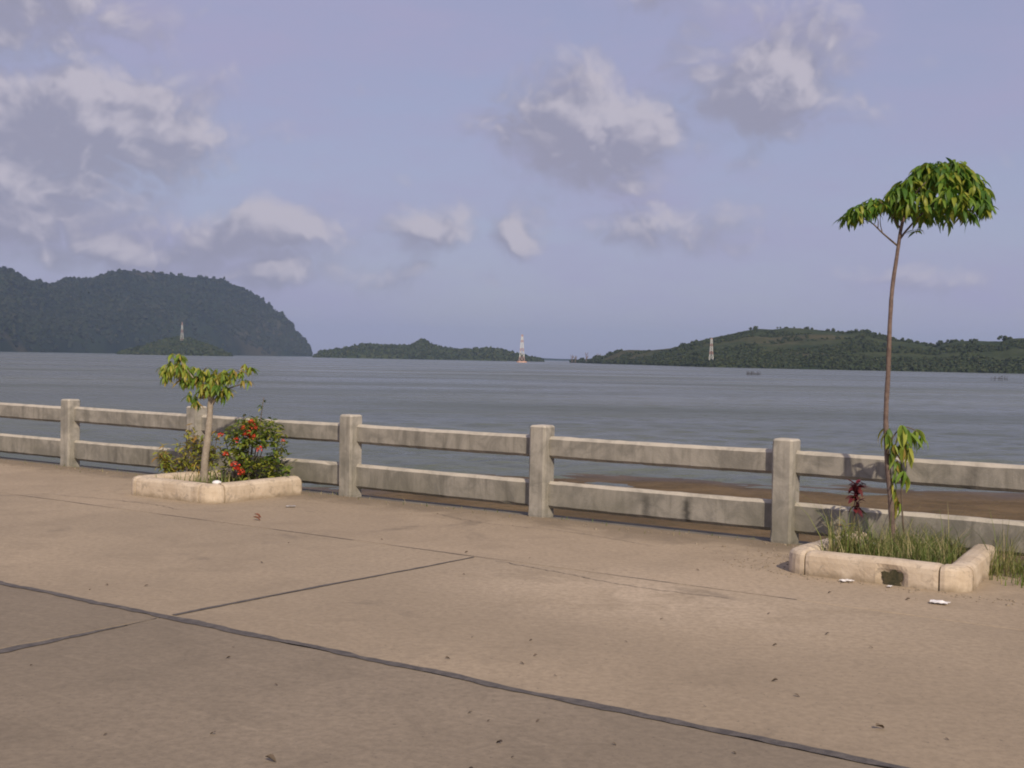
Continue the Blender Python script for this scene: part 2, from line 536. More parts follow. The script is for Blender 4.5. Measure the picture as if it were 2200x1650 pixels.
def mat_water():
    m, t, b, pos, geo = new_mat("grey green sea water")
    n1 = t.noise(t.mapping(pos, scale=(0.55, 1.0, 1), rot=(0, 0, 0.3)), 0.55, 3, 0.6)
    n2 = t.noise(t.mapping(pos, scale=(0.5, 1.1, 1), rot=(0, 0, -0.15)), 2.1, 4, 0.65)
    n3 = t.noise(pos, 7.0, 3, 0.6)
    n0 = t.noise(t.mapping(pos, scale=(0.4, 1.0, 1)), 0.06, 3, 0.6)
    patches = t.noise(t.mapping(pos, scale=(0.35, 1.0, 1), loc=(40, 0, 0)), 0.02, 4, 0.6)
    h = t.math('ADD', t.math('MULTIPLY', n1, 0.9), t.math('MULTIPLY', n2, 0.42))
    h = t.math('ADD', h, t.math('MULTIPLY', n3, 0.10))
    h = t.math('ADD', h, t.math('MULTIPLY', n0, 2.2))
    col = t.mix(t.ramp(patches, 0.35, 0.68), (0.088, 0.104, 0.082), (0.126, 0.142, 0.112))
    t.l.new(col, b.inputs['Base Color'])
    t.put(b.inputs['Roughness'], t.ramp(t.noise(t.mapping(pos, scale=(0.25, 1, 1), loc=(9, 9, 0)), 0.03, 5, 0.65), 0.35, 0.65, 0.14, 0.36))
    b.inputs['IOR'].default_value = 1.33
    b.inputs['Specular IOR Level'].default_value = 0.36
    bump(t, b, h, 1.0, 0.45)
    return m


def mat_forest(name, dark, light, ochre, amount, scale):
    m, t, b, pos, geo = new_mat(name)
    n1 = t.noise(pos, scale, 6, 0.65, 0.3)
    n2 = t.noise(pos, scale * 5, 5, 0.7)
    n3 = t.noise(t.mapping(pos, loc=(200, 50, 0), scale=(1, 1, 1.6)), scale * 0.55, 5, 0.6, 0.6)
    col = t.mix(t.ramp(n1, 0.35, 0.65), dark, light)
    col = t.mix(t.ramp(n3, 0.52, 0.68, 0, amount), col, ochre)
    col = t.mix(t.ramp(n2, 0.5, 0.75, 0, 0.6), col, tuple(x * 0.45 for x in dark))
    t.l.new(col, b.inputs['Base Color'])
    b.inputs['Roughness'].default_value = 0.95
    b.inputs['Specular IOR Level'].default_value = 0.08
    bump(t, b, n2, 0.8, 2.5)
    return m


M['mud'] = mat_mud()
M['water'] = mat_water()
M['karst'] = mat_forest("far forested limestone", (0.009, 0.016, 0.011), (0.022, 0.034, 0.017), (0.085, 0.070, 0.042), 0.7, 0.0075)
M['scrub'] = mat_forest("scrubby hillside", (0.028, 0.044, 0.018), (0.054, 0.066, 0.025), (0.11, 0.088, 0.045), 0.6, 0.018)
M['crowns'] = mat_leaf("distant tree crowns", [(0.022, 0.038, 0.016), (0.032, 0.050, 0.019), (0.044, 0.060, 0.023), (0.062, 0.066, 0.028)], 0.12, 0.9)
M['crowns_far'] = mat_leaf("far forest crowns", [(0.009, 0.016, 0.010), (0.014, 0.024, 0.012), (0.021, 0.031, 0.014), (0.038, 0.038, 0.021)], 0.1, 0.9)

# ------------------------------------------------------------------ water and shore
def grid_mesh(name, xs, ys, zf):
    V = [(x, y, zf(x, y)) for y in ys for x in xs]
    nx = len(xs)
    Fc = [(j * nx + i, j * nx + i + 1, (j + 1) * nx + i + 1, (j + 1) * nx + i) for j in range(len(ys) - 1) for i in range(nx - 1)]
    return mesh(name, V, Fc)


def sea_mesh():
    """wind-driven chop: rows spread with distance, short waves die out where they could no longer be seen"""
    r_ = np.random.default_rng(12)
    Y = [9.0]
    while Y[-1] < 9000: Y.append(Y[-1] * (1.0045 if Y[-1] < 400 else 1.02) + 0.02)
    Y = np.array(Y)
    tn = np.concatenate([np.linspace(-1.0, -.48, 20, endpoint=False), np.linspace(-.48, .48, 430), np.linspace(.48, 1.0, 21)[1:]])
    XX = Y[:, None] * tn[None, :]; YY = np.repeat(Y[:, None], len(tn), 1)
    gap = np.gradient(Y)[:, None]
    Z = np.zeros_like(XX)
    for k in range(44):
        lam = 0.50 * (1.056 ** k)
        a_ = 0.25 + r_.normal(0, .85)                    # wind from seaward, a little from the left
        kx, ky = math.sin(a_) * 6.2832 / lam, math.cos(a_) * 6.2832 / lam
        fade = np.clip((lam / gap - 2.2) / 2.5, 0, 1)
        Z += 0.0045 * lam ** .62 * fade * np.sin(kx * XX + ky * YY + r_.uniform(0, 6.283))
    gust = 0.75 + 0.45 * np.sin(XX * .031 + YY * .017 + 1) * np.sin(YY * .043 - XX * .012)
    V = np.stack([XX, YY, WATER_Z + Z * gust], -1).reshape(-1, 3)
    idx = np.arange(XX.size).reshape(XX.shape)
    Fc = np.stack([idx[:-1, :-1], idx[:-1, 1:], idx[1:, 1:], idx[1:, :-1]], -1).reshape(-1, 4)
    return join_np("sea", V, Fc)


water = obj("sea", sea_mesh(), M['water'], smooth=True)
tag(water, "grey green rippled bay water", None, None, "structure")


def shore_z(x, y):
    far = 36.6 - 0.27 * max(x, 0) + 1.5 * mnoise.noise((x * 0.22, 3.1, 0)) + 0.5 * mnoise.noise((x * 0.9, 7, 0)) - y
    left = (x + 1.6 + (36.6 - y) * 0.62 + 1.2 * mnoise.noise((1.7, y * 0.25, 4))) * 0.85
    s = min(far, left)
    n = mnoise.fractal((x * 0.45, y * 0.45, 0.3), 1.0, 2.0, 4)
    z = WATER_Z + (0.022 * s if s > 0 else 0.05 * s)
    return max(min(z, WATER_Z + 0.42), WATER_Z - 1.2) + 0.028 * n * min(1.0, abs(s) * 0.6 + 0.15)


xs = np.arange(-34, 40.1, 0.4); ys = np.arange(6, 52.1, 0.4)
tag(obj("mud_flat", grid_mesh("mud_flat", [float(a) for a in xs], [float(a) for a in ys], shore_z), M['mud'], smooth=True),
    "brown tidal mud flat below the quay railing", None, None, "structure")

# ------------------------------------------------------------------ quay: ground, pavement slabs, sea wall
def quad_sheet(name, u0, u1, v0, v1, z):
    return mesh(name, [frame(u0, v1, z), frame(u1, v1, z), frame(u1, v0, z), frame(u0, v0, z)], [(0, 1, 2, 3)])


tag(obj("ground", quad_sheet("ground", -120, 120, 0.3, 240, -0.16), M['ground']), "sandy ground under and behind the quay pavement", None, None, "structure")


def slab_mesh(name, u0, u1, v0, v1, seed, top=0.0, thick=0.13, rag=0.006):
    """slab with ragged, slightly broken arrises"""
    rr = random.Random(seed)
    ring = []
    step = 0.18
    def side(a, b, fixed, axis):
        n = max(2, int(abs(b - a) / step))
        for i in range(n):
            t = a + (b - a) * i / n
            ring.append((t, fixed) if axis == 'u' else (fixed, t))
    side(u0, u1, v1, 'u'); side(v1, v0, u1, 'v'); side(u1, u0, v0, 'u'); side(v0, v1, u0, 'v')
    cu, cv = (u0 + u1) / 2, (v0 + v1) / 2
    tops, lows, bots = [], [], []
    for (u, v) in ring:
        k = rr.uniform(0, rag)
        if rr.random() < 0.06: k += rr.uniform(0.004, 0.014)
        uu = u - math.copysign(k, u - cu) if abs(abs(u - cu) - (u1 - u0) / 2) < 1e-6 else u
        vv = v - math.copysign(k, v - cv) if abs(abs(v - cv) - (v1 - v0) / 2) < 1e-6 else v
        iu = uu - math.copysign(0.004, uu - cu); iv = vv - math.copysign(0.004, vv - cv)
        tops.append(frame(iu, iv, top)); lows.append(frame(uu, vv, top - 0.006)); bots.append(frame(uu, vv, top - thick))
    n = len(ring)
    V = tops + lows + bots
    Fc = [tuple(range(n))]
    for i in range(n):
        j = (i + 1) % n
        Fc.append((i, n + i, n + j, j)); Fc.append((n + i, 2 * n + i, 2 * n + j, n + j))
    me = mesh(name, V, Fc)
    bm = bmesh.new(); bm.from_mesh(me)
    bmesh.ops.recalc_face_normals(bm, faces=bm.faces)
    bm.to_mesh(me); bm.free()
    return me


pav = obj("pavement", quad_sheet("pavement", -40, 33, -0.05, 18.0, -0.135), M['ground'])
tag(pav, "pale concrete slab pavement of the quay", None, None, "structure")
U_JOINTS = [-29.5, -22.5, -15.5, -8.535, -1.535, 5.47, 12.5, 19.5]
rows = [(-0.045, 2.43, 0.003, 'slab_apron'), (2.435, 5.535, 0.003, 'slab'), (5.555, 8.64, 0.003, 'slab_vignette'), (8.66, 11.74, 0.010, 'slab_vignette'), (11.76, 14.84, 0.010, 'slab_vignette')]
sd = 0
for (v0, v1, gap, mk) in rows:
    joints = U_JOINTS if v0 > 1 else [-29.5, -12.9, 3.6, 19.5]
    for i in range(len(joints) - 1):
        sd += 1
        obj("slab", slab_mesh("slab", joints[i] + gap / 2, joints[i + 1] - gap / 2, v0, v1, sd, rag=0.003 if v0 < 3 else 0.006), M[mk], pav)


def sealant(pts, width, seed, z=0.004):
    """strip of bitumen along a joint, uneven in width"""
    rr = random.Random(seed)
    P = [Vector((p[0], p[1])) for p in pts]
    L = (P[1] - P[0]).length
    n = int(L / 0.05)
    d = (P[1] - P[0]).normalized(); s = Vector((-d.y, d.x))
    V, Fc = [], []
    for i in range(n + 1):
        t = i / n
        p = P[0] + (P[1] - P[0]) * t
        wd = width(t * L)
        a = wd * (0.5 + 0.42 * mnoise.noise((t * L * 2.1, seed, 0)) + 0.30 * mnoise.noise((t * L * 8, seed, 2)))
        b = wd * (0.5 + 0.42 * mnoise.noise((t * L * 2.1, seed + 9, 0)) + 0.30 * mnoise.noise((t * L * 8, seed + 9, 2)))
        sh = 0.012 * mnoise.noise((t * L * 0.8, seed, 5))
        A = p + s * (max(a, 0.004) + sh); B = p - s * (max(b, 0.004) - sh)
        V += [frame(A.x, A.y, z), frame(B.x, B.y, z)]
        if i: Fc.append((2 * i - 2, 2 * i - 1, 2 * i + 1, 2 * i))
    return obj("joint_sealant", mesh("joint_sealant", V, Fc), M['sealant'], pav)


sealant([(-22, 5.60), (14, 5.50)], lambda s: 0.066 + 0.022 * mnoise.noise((s * 0.6, 1, 1)), 3)
sealant([(-1.535, 2.47), (-1.535, 5.48)], lambda s: 0.022 + 0.006 * s, 11)
sealant([(-1.535, 5.60), (-1.50, 5.86)], lambda s: 0.006, 22)
sealant([(-1.50, 5.84), (-1.40, 8.6)], lambda s: 0.018 + 0.056 * min(1, s / 0.6), 21)
sealant([(-9, 2.432), (1.2, 2.432)], lambda s: 0.009 * max(0.2, 0.5 + mnoise.noise((s * 0.7, 2, 6))), 51, 0.003)
sealant([(5.47, 2.47), (5.47, 8.6)], lambda s: 0.035, 31)
sealant([(-8.535, 2.47), (-8.535, 8.6)], lambda s: 0.03, 41)

def crack(pts, wd, seed):
    """hairline crack wandering over the slabs"""
    P = smooth_path([(a, b_, 0) for a, b_ in pts], 26)
    V, Fc = [], []
    for i, p in enumerate(P):
        d = (P[min(i + 1, len(P) - 1)] - P[max(i - 1, 0)]).normalized()
        n_ = Vector((-d.y, d.x, 0))
        o_ = n_ * (0.03 * mnoise.noise((i * 0.31, seed, 0)) + 0.012 * mnoise.noise((i * 1.3, seed, 3)))
        k = wd * (0.35 + abs(mnoise.noise((i * 0.5, seed, 9)))) * min(1, i / 4 + .1, (len(P) - 1 - i) / 4 + .1)
        for q_ in (p + o_ + n_ * k, p + o_ - n_ * k): V.append(frame(q_.x, q_.y, 0.0035))
        if i: Fc.append((2 * i - 2, 2 * i - 1, 2 * i + 1, 2 * i))
    return obj("crack", mesh("crack", V, Fc), M['sealant'], pav)


crack([(-1.3, 2.5), (-0.6, 2.62), (0.1, 2.75), (0.9, 2.7)], .007, 1)
crack([(-7.9, 2.2), (-7.1, 2.05), (-6.2, 1.98), (-5.6, 2.1)], .008, 2)
crack([(-3.6, 0.5), (-2.7, 0.75), (-1.8, 0.7), (-0.7, 0.95)], .006, 3)


# sea wall under the railing
wall = empty("sea_wall", frame(-5, -0.15, -3.2), "weathered concrete sea wall under the railing at the quay edge", "wall", rotz=QUAY_ROT)
def local_box(name, x0, x1, y0, y1, z0, z1, mat, parent):
    V = [(x, y, z) for z in (z0, z1) for (x, y) in ((x0, y0), (x1, y0), (x1, y1), (x0, y1))]
    return obj(name, mesh(name, V, [(3, 2, 1, 0), (4, 5, 6, 7), (0, 1, 5, 4), (1, 2, 6, 5), (2, 3, 7, 6), (3, 0, 4, 7)]), mat, parent)
local_box("wall_face", -35, 38, -0.04, 0.16, 0, 3.12, M['wall'], wall)
local_box("wall_cap", -35, 38, -0.075, 0.19, 3.122, 3.190, M['wall'], wall)

# ------------------------------------------------------------------ concrete railing
def chamfer_ring(w, d, c):
    """octagonal section, counter-clockwise"""
    return [(-w + c, -d), (w - c, -d), (w, -d + c), (w, d - c), (w - c, d), (-w + c, d), (-w, d - c), (-w, -d + c)]


def post_mesh(seed, h=0.93):
    rr = random.Random(seed)
    rings = []
    for z, s in ((-0.02, 1.0), (0.02, 1.03), (0.10, 1.0), (0.25, 1.0), (0.45, 1.0), (0.65, 1.0), (0.82, 1.0), (h - 0.018, 0.995), (h - 0.004, 0.90), (h, 0.80)):
        ring = []
        for (x, y) in chamfer_ring(0.098 * s, 0.100 * s, 0.020):
            j = 0.0025 if z < h - 0.03 else 0.0015
            ring.append((x + rr.uniform(-j, j), y + rr.uniform(-j, j), z + (rr.uniform(-.002, .002) if z > h - 0.03 else 0)))
        rings.append(ring)
    return sweep("post", rings)


def rail_mesh(seed, length, h, d):
    rr = random.Random(seed)
    rings = []
    n = 22
    sag = rr.uniform(0.0, 0.006)
    for i in range(n + 1):
        x = -length / 2 + length * i / n
        ring = []
        for (y, z) in chamfer_ring(d / 2, h / 2, 0.029):
            ring.append((x, y + rr.uniform(-.0022, .0022), z + rr.uniform(-.0024, .0024) - sag * (1 - (2 * x / length) ** 2)))
        if rr.random() < 0.16:            # a broken arris
            kk = rr.randrange(8); q_ = ring[kk]; ring[kk] = (q_[0], q_[1] * 0.86, q_[2] * 0.93)
        rings.append(ring)
    return sweep("rail", rings)


fence = empty("concrete_railing", frame(0, -0.1, 0), "weathered two-rail concrete railing along the edge of the quay", "railing", rotz=QUAY_ROT)
SP = 2.655
post_u = [SP * k for k in range(-6, 4)]
for i, pu in enumerate(post_u):
    po = obj("post", post_mesh(i), M['post'], fence, (pu, 0, 0))
    po.rotation_euler = (random.uniform(-.006, .006), random.uniform(-.006, .006), random.uniform(-.015, .015))
    if i < len(post_u) - 1:
        for (zc, hh, s) in ((0.712, 0.222, 100), (0.226, 0.276, 200)):
            r = obj("rail", rail_mesh(s + i, SP - 0.17, hh, 0.10), M['rail'], fence, (pu + SP / 2, 0.040, zc))
            r.rotation_euler = (random.uniform(-.02, .02), random.uniform(-.005, .005), random.uniform(-.004, .004))

# ------------------------------------------------------------------ planters made of kerb blocks
def kerb_profile(w, h):
    """rounded-top kerb section, (across, up)"""
    pts = [(-w / 2, 0.0)] + [(-w / 2, h * 0.62 * k / 5) for k in range(1, 6)]
    for k in range(1, 8):
        a = math.pi - math.pi * k / 8
        pts.append((math.copysign(abs(math.cos(a)) ** 0.72, math.cos(a)) * w / 2, h * 0.62 + math.sin(a) ** 0.72 * h * 0.38))
    pts += [(w / 2, h * 0.62 * k / 5) for k in range(5, 0, -1)] + [(w / 2, 0.0)]
    return pts


def kerb_mesh(path, w, h, seed, dent=None, round_ends=(False, False)):
    """sweep the kerb section along a plan path (local x, y)"""
    rr = random.Random(seed)
    prof = kerb_profile(w, h)
    P = [Vector((p[0], p[1])) for p in path]
    rings = []
    n = len(P)
    for i, p in enumerate(P):
        t = (P[min(i + 1, n - 1)] - P[max(i - 1, 0)]).normalized()
        s = Vector((t.y, -t.x))
        sc_ = 1.0
        if i == 0 or i == n - 1: sc_ = 0.955
        if (i == 0 and round_ends[0]) or (i == n - 1 and round_ends[1]): sc_ = 0.62
        if (i == 1 and round_ends[0]) or (i == n - 2 and round_ends[1]): sc_ = 0.90
        ring = []
        for (a, z) in prof:
            q = p + s * (a * sc_)
            nn = mnoise.noise((q.x * 2.5 + seed, q.y * 2.5, z * 3)) * 0.005 + rr.uniform(-.0012, .0012)
            q = q + s * nn * (1 if a > 0 else -1)
            zz = z * (sc_ if z > 0.01 else 1) + (mnoise.noise((q.x * 2, q.y * 2 + seed, 2)) * 0.005 if z > h * 0.6 else 0)
            if dent and a > w * 0.2:
                dd = (q.x - dent[0]) / dent[1]
                k = max(0.0, 1 - dd * dd) * max(0.0, 1 - ((z - dent[2]) / dent[3]) ** 2)
                q = q - s * (0.055 * k ** 0.7)
            ring.append((q.x, q.y, max(zz, 0)))
        rings.append(ring)
    return sweep("kerb_block", rings)


def line_path(a, b, step=0.03):
    a, b = Vector(a), Vector(b)
    n = max(3, int((b - a).length / step))
    return [a + (b - a) * i / n for i in range(n + 1)]


def arc_path(cx, cy, r, a0, a1, n=7):
    return [Vector((cx + r * math.cos(a0 + (a1 - a0) * i / n), cy + r * math.sin(a0 + (a1 - a0) * i / n))) for i in range(n + 1)]


def planter(u0, u1, v1, w, h, label, seed, right_back=(0, 0), dent=None):
    """kerb blocks round three sides, the railing closes the fourth.  Local frame at the front left corner: x = u, y = -v"""
    root = empty("planter", frame(u0, v1, 0), label, "planter", "kerb planters against the railing", rotz=QUAY_ROT)
    W = u1 - u0; D = v1 - 0.03
    r = 0.10; c = w / 2
    # path runs clockwise seen from above so that the outer face is at +s
    bx, by = right_back
    side_r = (W - c + bx, D + by)
    g_ = 0.004
    def kb(path, sd_, **k): return obj("kerb_block", kerb_mesh(path, w, h, seed + sd_, **k), M['kerb'], root, smooth=False)
    kb(line_path((c, D), (c, c + r + g_)), 1)
    kb(arc_path(c + r, c + r, r, math.pi, 1.5 * math.pi), 2)
    kb(line_path((c + r + g_, c), (W - c - r - g_, c)), 3, dent=dent)
    kb(arc_path(W - c - r, c + r, r, -0.5 * math.pi, -0.02), 4)
    e0 = Vector((W - c, c + r + g_)); e1 = Vector(side_r)
    kb(line_path(e0, e1), 5, round_ends=(False, True))
    # earth filling
    V, Fc = [], []
    nx, ny = 16, 16
    for j in range(ny + 1):
        for i in range(nx + 1):
            x = c * 1.1 + (W - 2.2 * c + min(bx, 0) * 0.9 * j / ny) * i / nx
            y = c * 1.1 + (D + 0.0 - c * 1.1) * j / ny
            V.append((x, y, h * 0.55 + 0.03 * mnoise.noise((x * 4 + seed, y * 4, 0)) + 0.02 * mnoise.noise((x * 13, y * 13, seed))))
    for j in range(ny):
        for i in range(nx):
            a = j * (nx + 1) + i
            Fc.append((a, a + 1, a + nx + 2, a + nx + 1))
    obj("soil", mesh("soil", V, Fc), M['soil'], root, smooth=True)
    return root


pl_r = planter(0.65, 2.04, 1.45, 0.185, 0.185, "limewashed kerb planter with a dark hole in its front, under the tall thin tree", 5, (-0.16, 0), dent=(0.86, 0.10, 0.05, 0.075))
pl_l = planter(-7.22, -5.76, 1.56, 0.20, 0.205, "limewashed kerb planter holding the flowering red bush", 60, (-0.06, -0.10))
# dark brown lining of the hole in the front kerb
hole = []
for i in range(24):
    a = 2 * math.pi * i / 24
    rr_ = 1 + 0.75 * mnoise.noise((math.cos(a) * 1.7, math.sin(a) * 1.7, 3)) + 0.3 * mnoise.noise((a * 3, 1, 8))
    hole.append((0.86 + 0.080 * rr_ * math.cos(a), 0.022, max(0.056 + 0.052 * rr_ * math.sin(a), 0.004)))
hole_o = obj("hole_lining", sweep("hole_lining", [[(x, y - 0.006, z) for (x, y, z) in hole], [(x, y + 0.03, z) for (x, y, z) in hole]]), M['kerb_hole'], pl_r)
hole_o["label"] = "dark brown hole broken into the front kerb"

# ------------------------------------------------------------------ leaves and plants
def leaf_verts(L=1.0, W=0.2, droop=0.35, fold=0.25, segs=5, tip=0.9):
    V, Fc = [], []
    for i in range(segs + 1):
        t = i / segs
        wd = W * 0.5 * (math.sin(math.pi * min(1, (t * 0.93 + 0.07)) ** tip)) + 0.002
        ang = droop * t * 1.6
        x = L * (math.sin(ang) / (droop * 1.6 + 1e-6) if droop > 0.01 else t)
        z = -L * ((1 - math.cos(ang)) / (droop * 1.6 + 1e-6) if droop > 0.01 else 0)
        V += [(x, wd, z + fold * wd), (x, 0, z), (x, -wd, z + fold * wd)]
    for i in range(segs):
        a = 3 * i
        Fc += [(a, a + 3, a + 4, a + 1), (a + 1, a + 4, a + 5, a + 2)]
    return np.array(V, dtype=float), np.array(Fc)


def mat4(loc, yaw, pitch, roll, scale):
    return Matrix.Translation(Vector(loc)) @ Euler((roll, pitch, yaw), 'XYZ').to_matrix().to_4x4() @ Matrix.Scale(scale, 4)


def batch(name, tmpls, mats, material, parent, kind="stuff"):
    """join many leaf copies into one mesh"""
    Vs, Fs, off = [], [], 0
    for k, mt in enumerate(mats):
        V, Fc = tmpls[k % len(tmpls)]
        A = np.array(mt)
        Vs.append(V @ A[:3, :3].T + A[:3, 3]); Fs.append(Fc + off); off += len(V)
    o = obj(name, join_np(name, np.vstack(Vs), np.vstack(Fs)), material, parent, smooth=True)
    if kind: o["kind"] = kind
    return o


def single_leaves(name, tmpls, mats, material, parent):
    mes = []
    for V, Fc in tmpls:
        me = join_np(name, V, Fc)
        me.materials.append(material)
        me.polygons.foreach_set('use_smooth', [True] * len(me.polygons))
        mes.append(me)
    for k, mt in enumerate(mats):
        o = bpy.data.objects.new(name, mes[k % len(mes)])
        link(o, parent)
        o.matrix_local = mt


def whorl(mats, tip, n, size, rr, spread=0.9, down=0.35, flat=False):
    """leaves radiating from a twig tip and hanging down"""
    y0 = rr.uniform(0, 6.28)
    for i in range(n):
        yaw = y0 + 6.283 * i / n + rr.uniform(-.3, .3)
        pit = down + rr.uniform(-.35, .45)
        mats.append(mat4((tip[0] + rr.uniform(-.012, .012), tip[1] + rr.uniform(-.012, .012), tip[2] + rr.uniform(-.012, .012)),
                         yaw, pit, rr.uniform(-.5, .5), size * rr.uniform(0.55, 1.2)))


LEAF_LONG = [leaf_verts(1, 0.23, 0.45, 0.3), leaf_verts(1, 0.26, 0.75, 0.2), leaf_verts(1, 0.20, 0.3, 0.45), leaf_verts(1, 0.30, 0.55, 0.5)]

# ---- tall thin tree in the right planter
rr = random.Random(21)
TB = Vector((3.165, 10.35, 0.07))
tall = empty("umbrella_tree", TB, "tall thin tree with an umbrella crown of drooping green leaves", "tree")
trunk_pts = [(0, 0, 0), (-.003, 0, .135), (-.021, .0, .404), (-.052, .01, .711), (-.076, .01, 1.095), (-.070, 0, 1.479), (-.068, -.01, 1.862), (-.052, 0, 2.168), (-.020, 0, 2.436), (.009, 0, 2.666), (.051, .01, 2.819)]
path = smooth_path(trunk_pts, 6)
rad = [0.026 + (0.013 - 0.026) * i / (len(path) - 1) for i in range(len(path))]
rad = [r_ * (1.25 - 0.25 * min(1, i / 6)) for i, r_ in enumerate(rad)]
obj("trunk", sweep("trunk", tube_np(path, rad, 10, 3, 0.09)), M['bark'], tall, smooth=True)
for k, (pts, r0) in enumerate([
        ([(-.022, 0, 2.52), (-.147, -.02, 2.614), (-.252, -.04, 2.70), (-.37, -.05, 2.745)], .0085),
        ([(-.15, -.02, 2.617), (-.155, .03, 2.70), (-.14, .08, 2.79)], .0045),
        ([(-.19, -.03, 2.65), (-.205, -.07, 2.72), (-.26, -.10, 2.79)], .0045),
        ([(-.001, 0, 2.57), (.062, -.02, 2.659), (.193, -.08, 2.803), (.439, -.12, 2.90), (.59, -.12, 2.905)], .010),
        ([(.051, .01, 2.819), (.187, .04, 3.012), (.281, .08, 3.109)], .011),
        ([(.03, .01, 2.76), (.10, .16, 2.93), (.16, .30, 3.02)], .009),
        ([(.03, .01, 2.74), (.05, -.16, 2.90), (.11, -.28, 3.00)], .009),
        ([(.19, -.08, 2.80), (.36, .06, 2.96), (.47, .18, 3.0)], .008),
        ([(.0, .0, 2.66), (-.09, .05, 2.82), (-.16, .08, 2.90)], .008)]):
    limb("branch", pts, r0, r0 * 0.45, M['twig'], tall, 7, 4, 40 + k)
mats = []
for k in range(205):                                        # right dome
    a = rr.uniform(0, 6.283); e = rr.uniform(0.02, 1.0) ** 0.8
    rad_ = math.sqrt(max(0, 1 - e * e)) * rr.uniform(0.80, 1.0)
    x = 0.325 + 0.405 * rad_ * math.cos(a); y = 0.36 * rad_ * math.sin(a)
    z = 2.825 + 0.40 * e * rr.uniform(0.86, 1.02) - 0.10 * max(0, rad_ - 0.6)
    whorl(mats, (x, y, z), rr.randint(6, 9), 0.132, rr, down=0.55)
for k in range(26):                                        # inner, lower leaves
    x = rr.uniform(0.02, 0.62); y = rr.uniform(-.28, .28)
    whorl(mats, (x, y, rr.uniform(2.74, 2.92)), 6, 0.14, rr, down=0.5)
for k in range(60):                                        # left lobe, stepping down and out
    t = rr.random()
    x = 0.03 - 0.47 * t; y = rr.uniform(-.20, .20) * (1 - 0.35 * t)
    z = 2.965 - 0.20 * t + rr.uniform(-.06, .07) * (1 - .5 * t)
    whorl(mats, (x, y, z), rr.randint(5, 7), 0.125 if t > .5 else 0.145, rr, down=0.5)
whorl(mats, (.12, -.03, 2.64), 7, 0.11, rr, down=0.1)
for k in range(5): whorl(mats, (rr.uniform(.0, .2), rr.uniform(-.2, .2), rr.uniform(3.02, 3.10)), 6, .15, rr, down=.5)
mats.append(mat4((.50, 0, 3.18), 0.4, -0.75, 1.2, 0.12)); mats.append(mat4((.42, 0, 3.19), 2.6, -1.0, 1.2, 0.09))
order = sorted(range(len(mats)), key=lambda i: mats[i].translation.y - 0.25 * mats[i].translation.z)
crown = batch("crown", LEAF_LONG, [mats[i] for i in order[240:]], M['leaf'], tall)
single_leaves("leaf", LEAF_LONG, [mats[i] for i in order[:240]], M['leaf'], crown)
# leafy shoots hanging on the lower trunk
sh = []
for (x, z, n, s) in ((-.05, 1.02, 7, .17), (.03, 1.04, 7, .18), (.10, 1.00, 7, .18), (.17, 1.0, 6, .14), (.06, .90, 7, .18), (-.02, .88, 6, .16), (.02, .74, 6, .15), (.06, .66, 5, .14), (-.02, .60, 5, .14), (.02, .50, 4, .13), (.04, .42, 3, .14)):
    whorl(sh, (x, rr.uniform(-.09, .02), z), n, s, rr, down=0.85)
    whorl(sh, (x + rr.uniform(-.03, .05), rr.uniform(-.09, .04), z - .05), n - 1, s * .85, rr, down=0.95)
shoot = limb("shoot", [(-.07, -.02, .80), (-.03, -.05, .95), (.06, -.05, 1.03), (.18, -.05, .99)], .008, .003, M['twig'], tall, 6, 4, 77)
shoot["label"] = "yellow green leafy shoots hanging on the lower trunk"
single_leaves("leaf", LEAF_LONG, sh, M['leaf_young'], shoot)
limb("support_stick", [(.10, -.03, .0), (.06, -.03, .4), (.045, -.035, .92)], .008, .007, M['twig'], tall, 6, 4, 78)

# ---- small tree in the left planter
rr = random.Random(33)
LB = Vector((-3.564, 14.62, 0.06))
small = empty("young_tree", LB, "small crooked tree with pale trunk and yellow green leaves in left planter", "tree")
path = smooth_path([(0, 0, 0), (.002, 0, .245), (.026, 0, .517), (.045, .01, .734), (.058, .01, .951), (.078, .01, 1.06)], 6)
rad = [0.048 - 0.018 * i / (len(path) - 1) for i in range(len(path))]
obj("trunk", sweep("trunk", tube_np(path, rad, 10, 5, 0.12)), M['bark_pale'], small, smooth=True)
tips = [(-.50, -.02, 1.32), (-.53, .05, 1.38), (-.44, -.08, 1.36), (-.33, .02, 1.46), (-.30, -.05, 1.50), (-.38, .08, 1.33), (-.24, -.04, 1.36), (-.20, .05, 1.30),
        (-.17, -.03, 1.22), (-.08, -.05, 1.28), (-.02, .04, 1.26), (.05, -.06, 1.26), (-.10, .02, 1.10), (-.13, -.02, 1.02), (.0, -.07, 1.16), (.10, .0, 1.30), (.17, -.05, 1.32),
        (-.22, -.06, 1.40), (-.14, .03, 1.34), (-.02, -.03, 1.33), (.06, .05, 1.34), (.05, -.04, 1.14), (.12, .04, 1.12), (-.06, .05, 1.16), (-.42, 0, 1.42), (.20, .06, 1.26), (.28, 0, 1.37), (.36, -.04, 1.38), (.13, -.04, 1.18), (.45, .03, 1.39), (.24, -.06, 1.20)]
thin_tips = [(.52, 0, 1.38), (.50, .03, 1.22), (.30, -.03, 1.08), (.44, .0, 1.24), (.26, .02, 1.12)]
hub = Vector((.078, .01, 1.05))
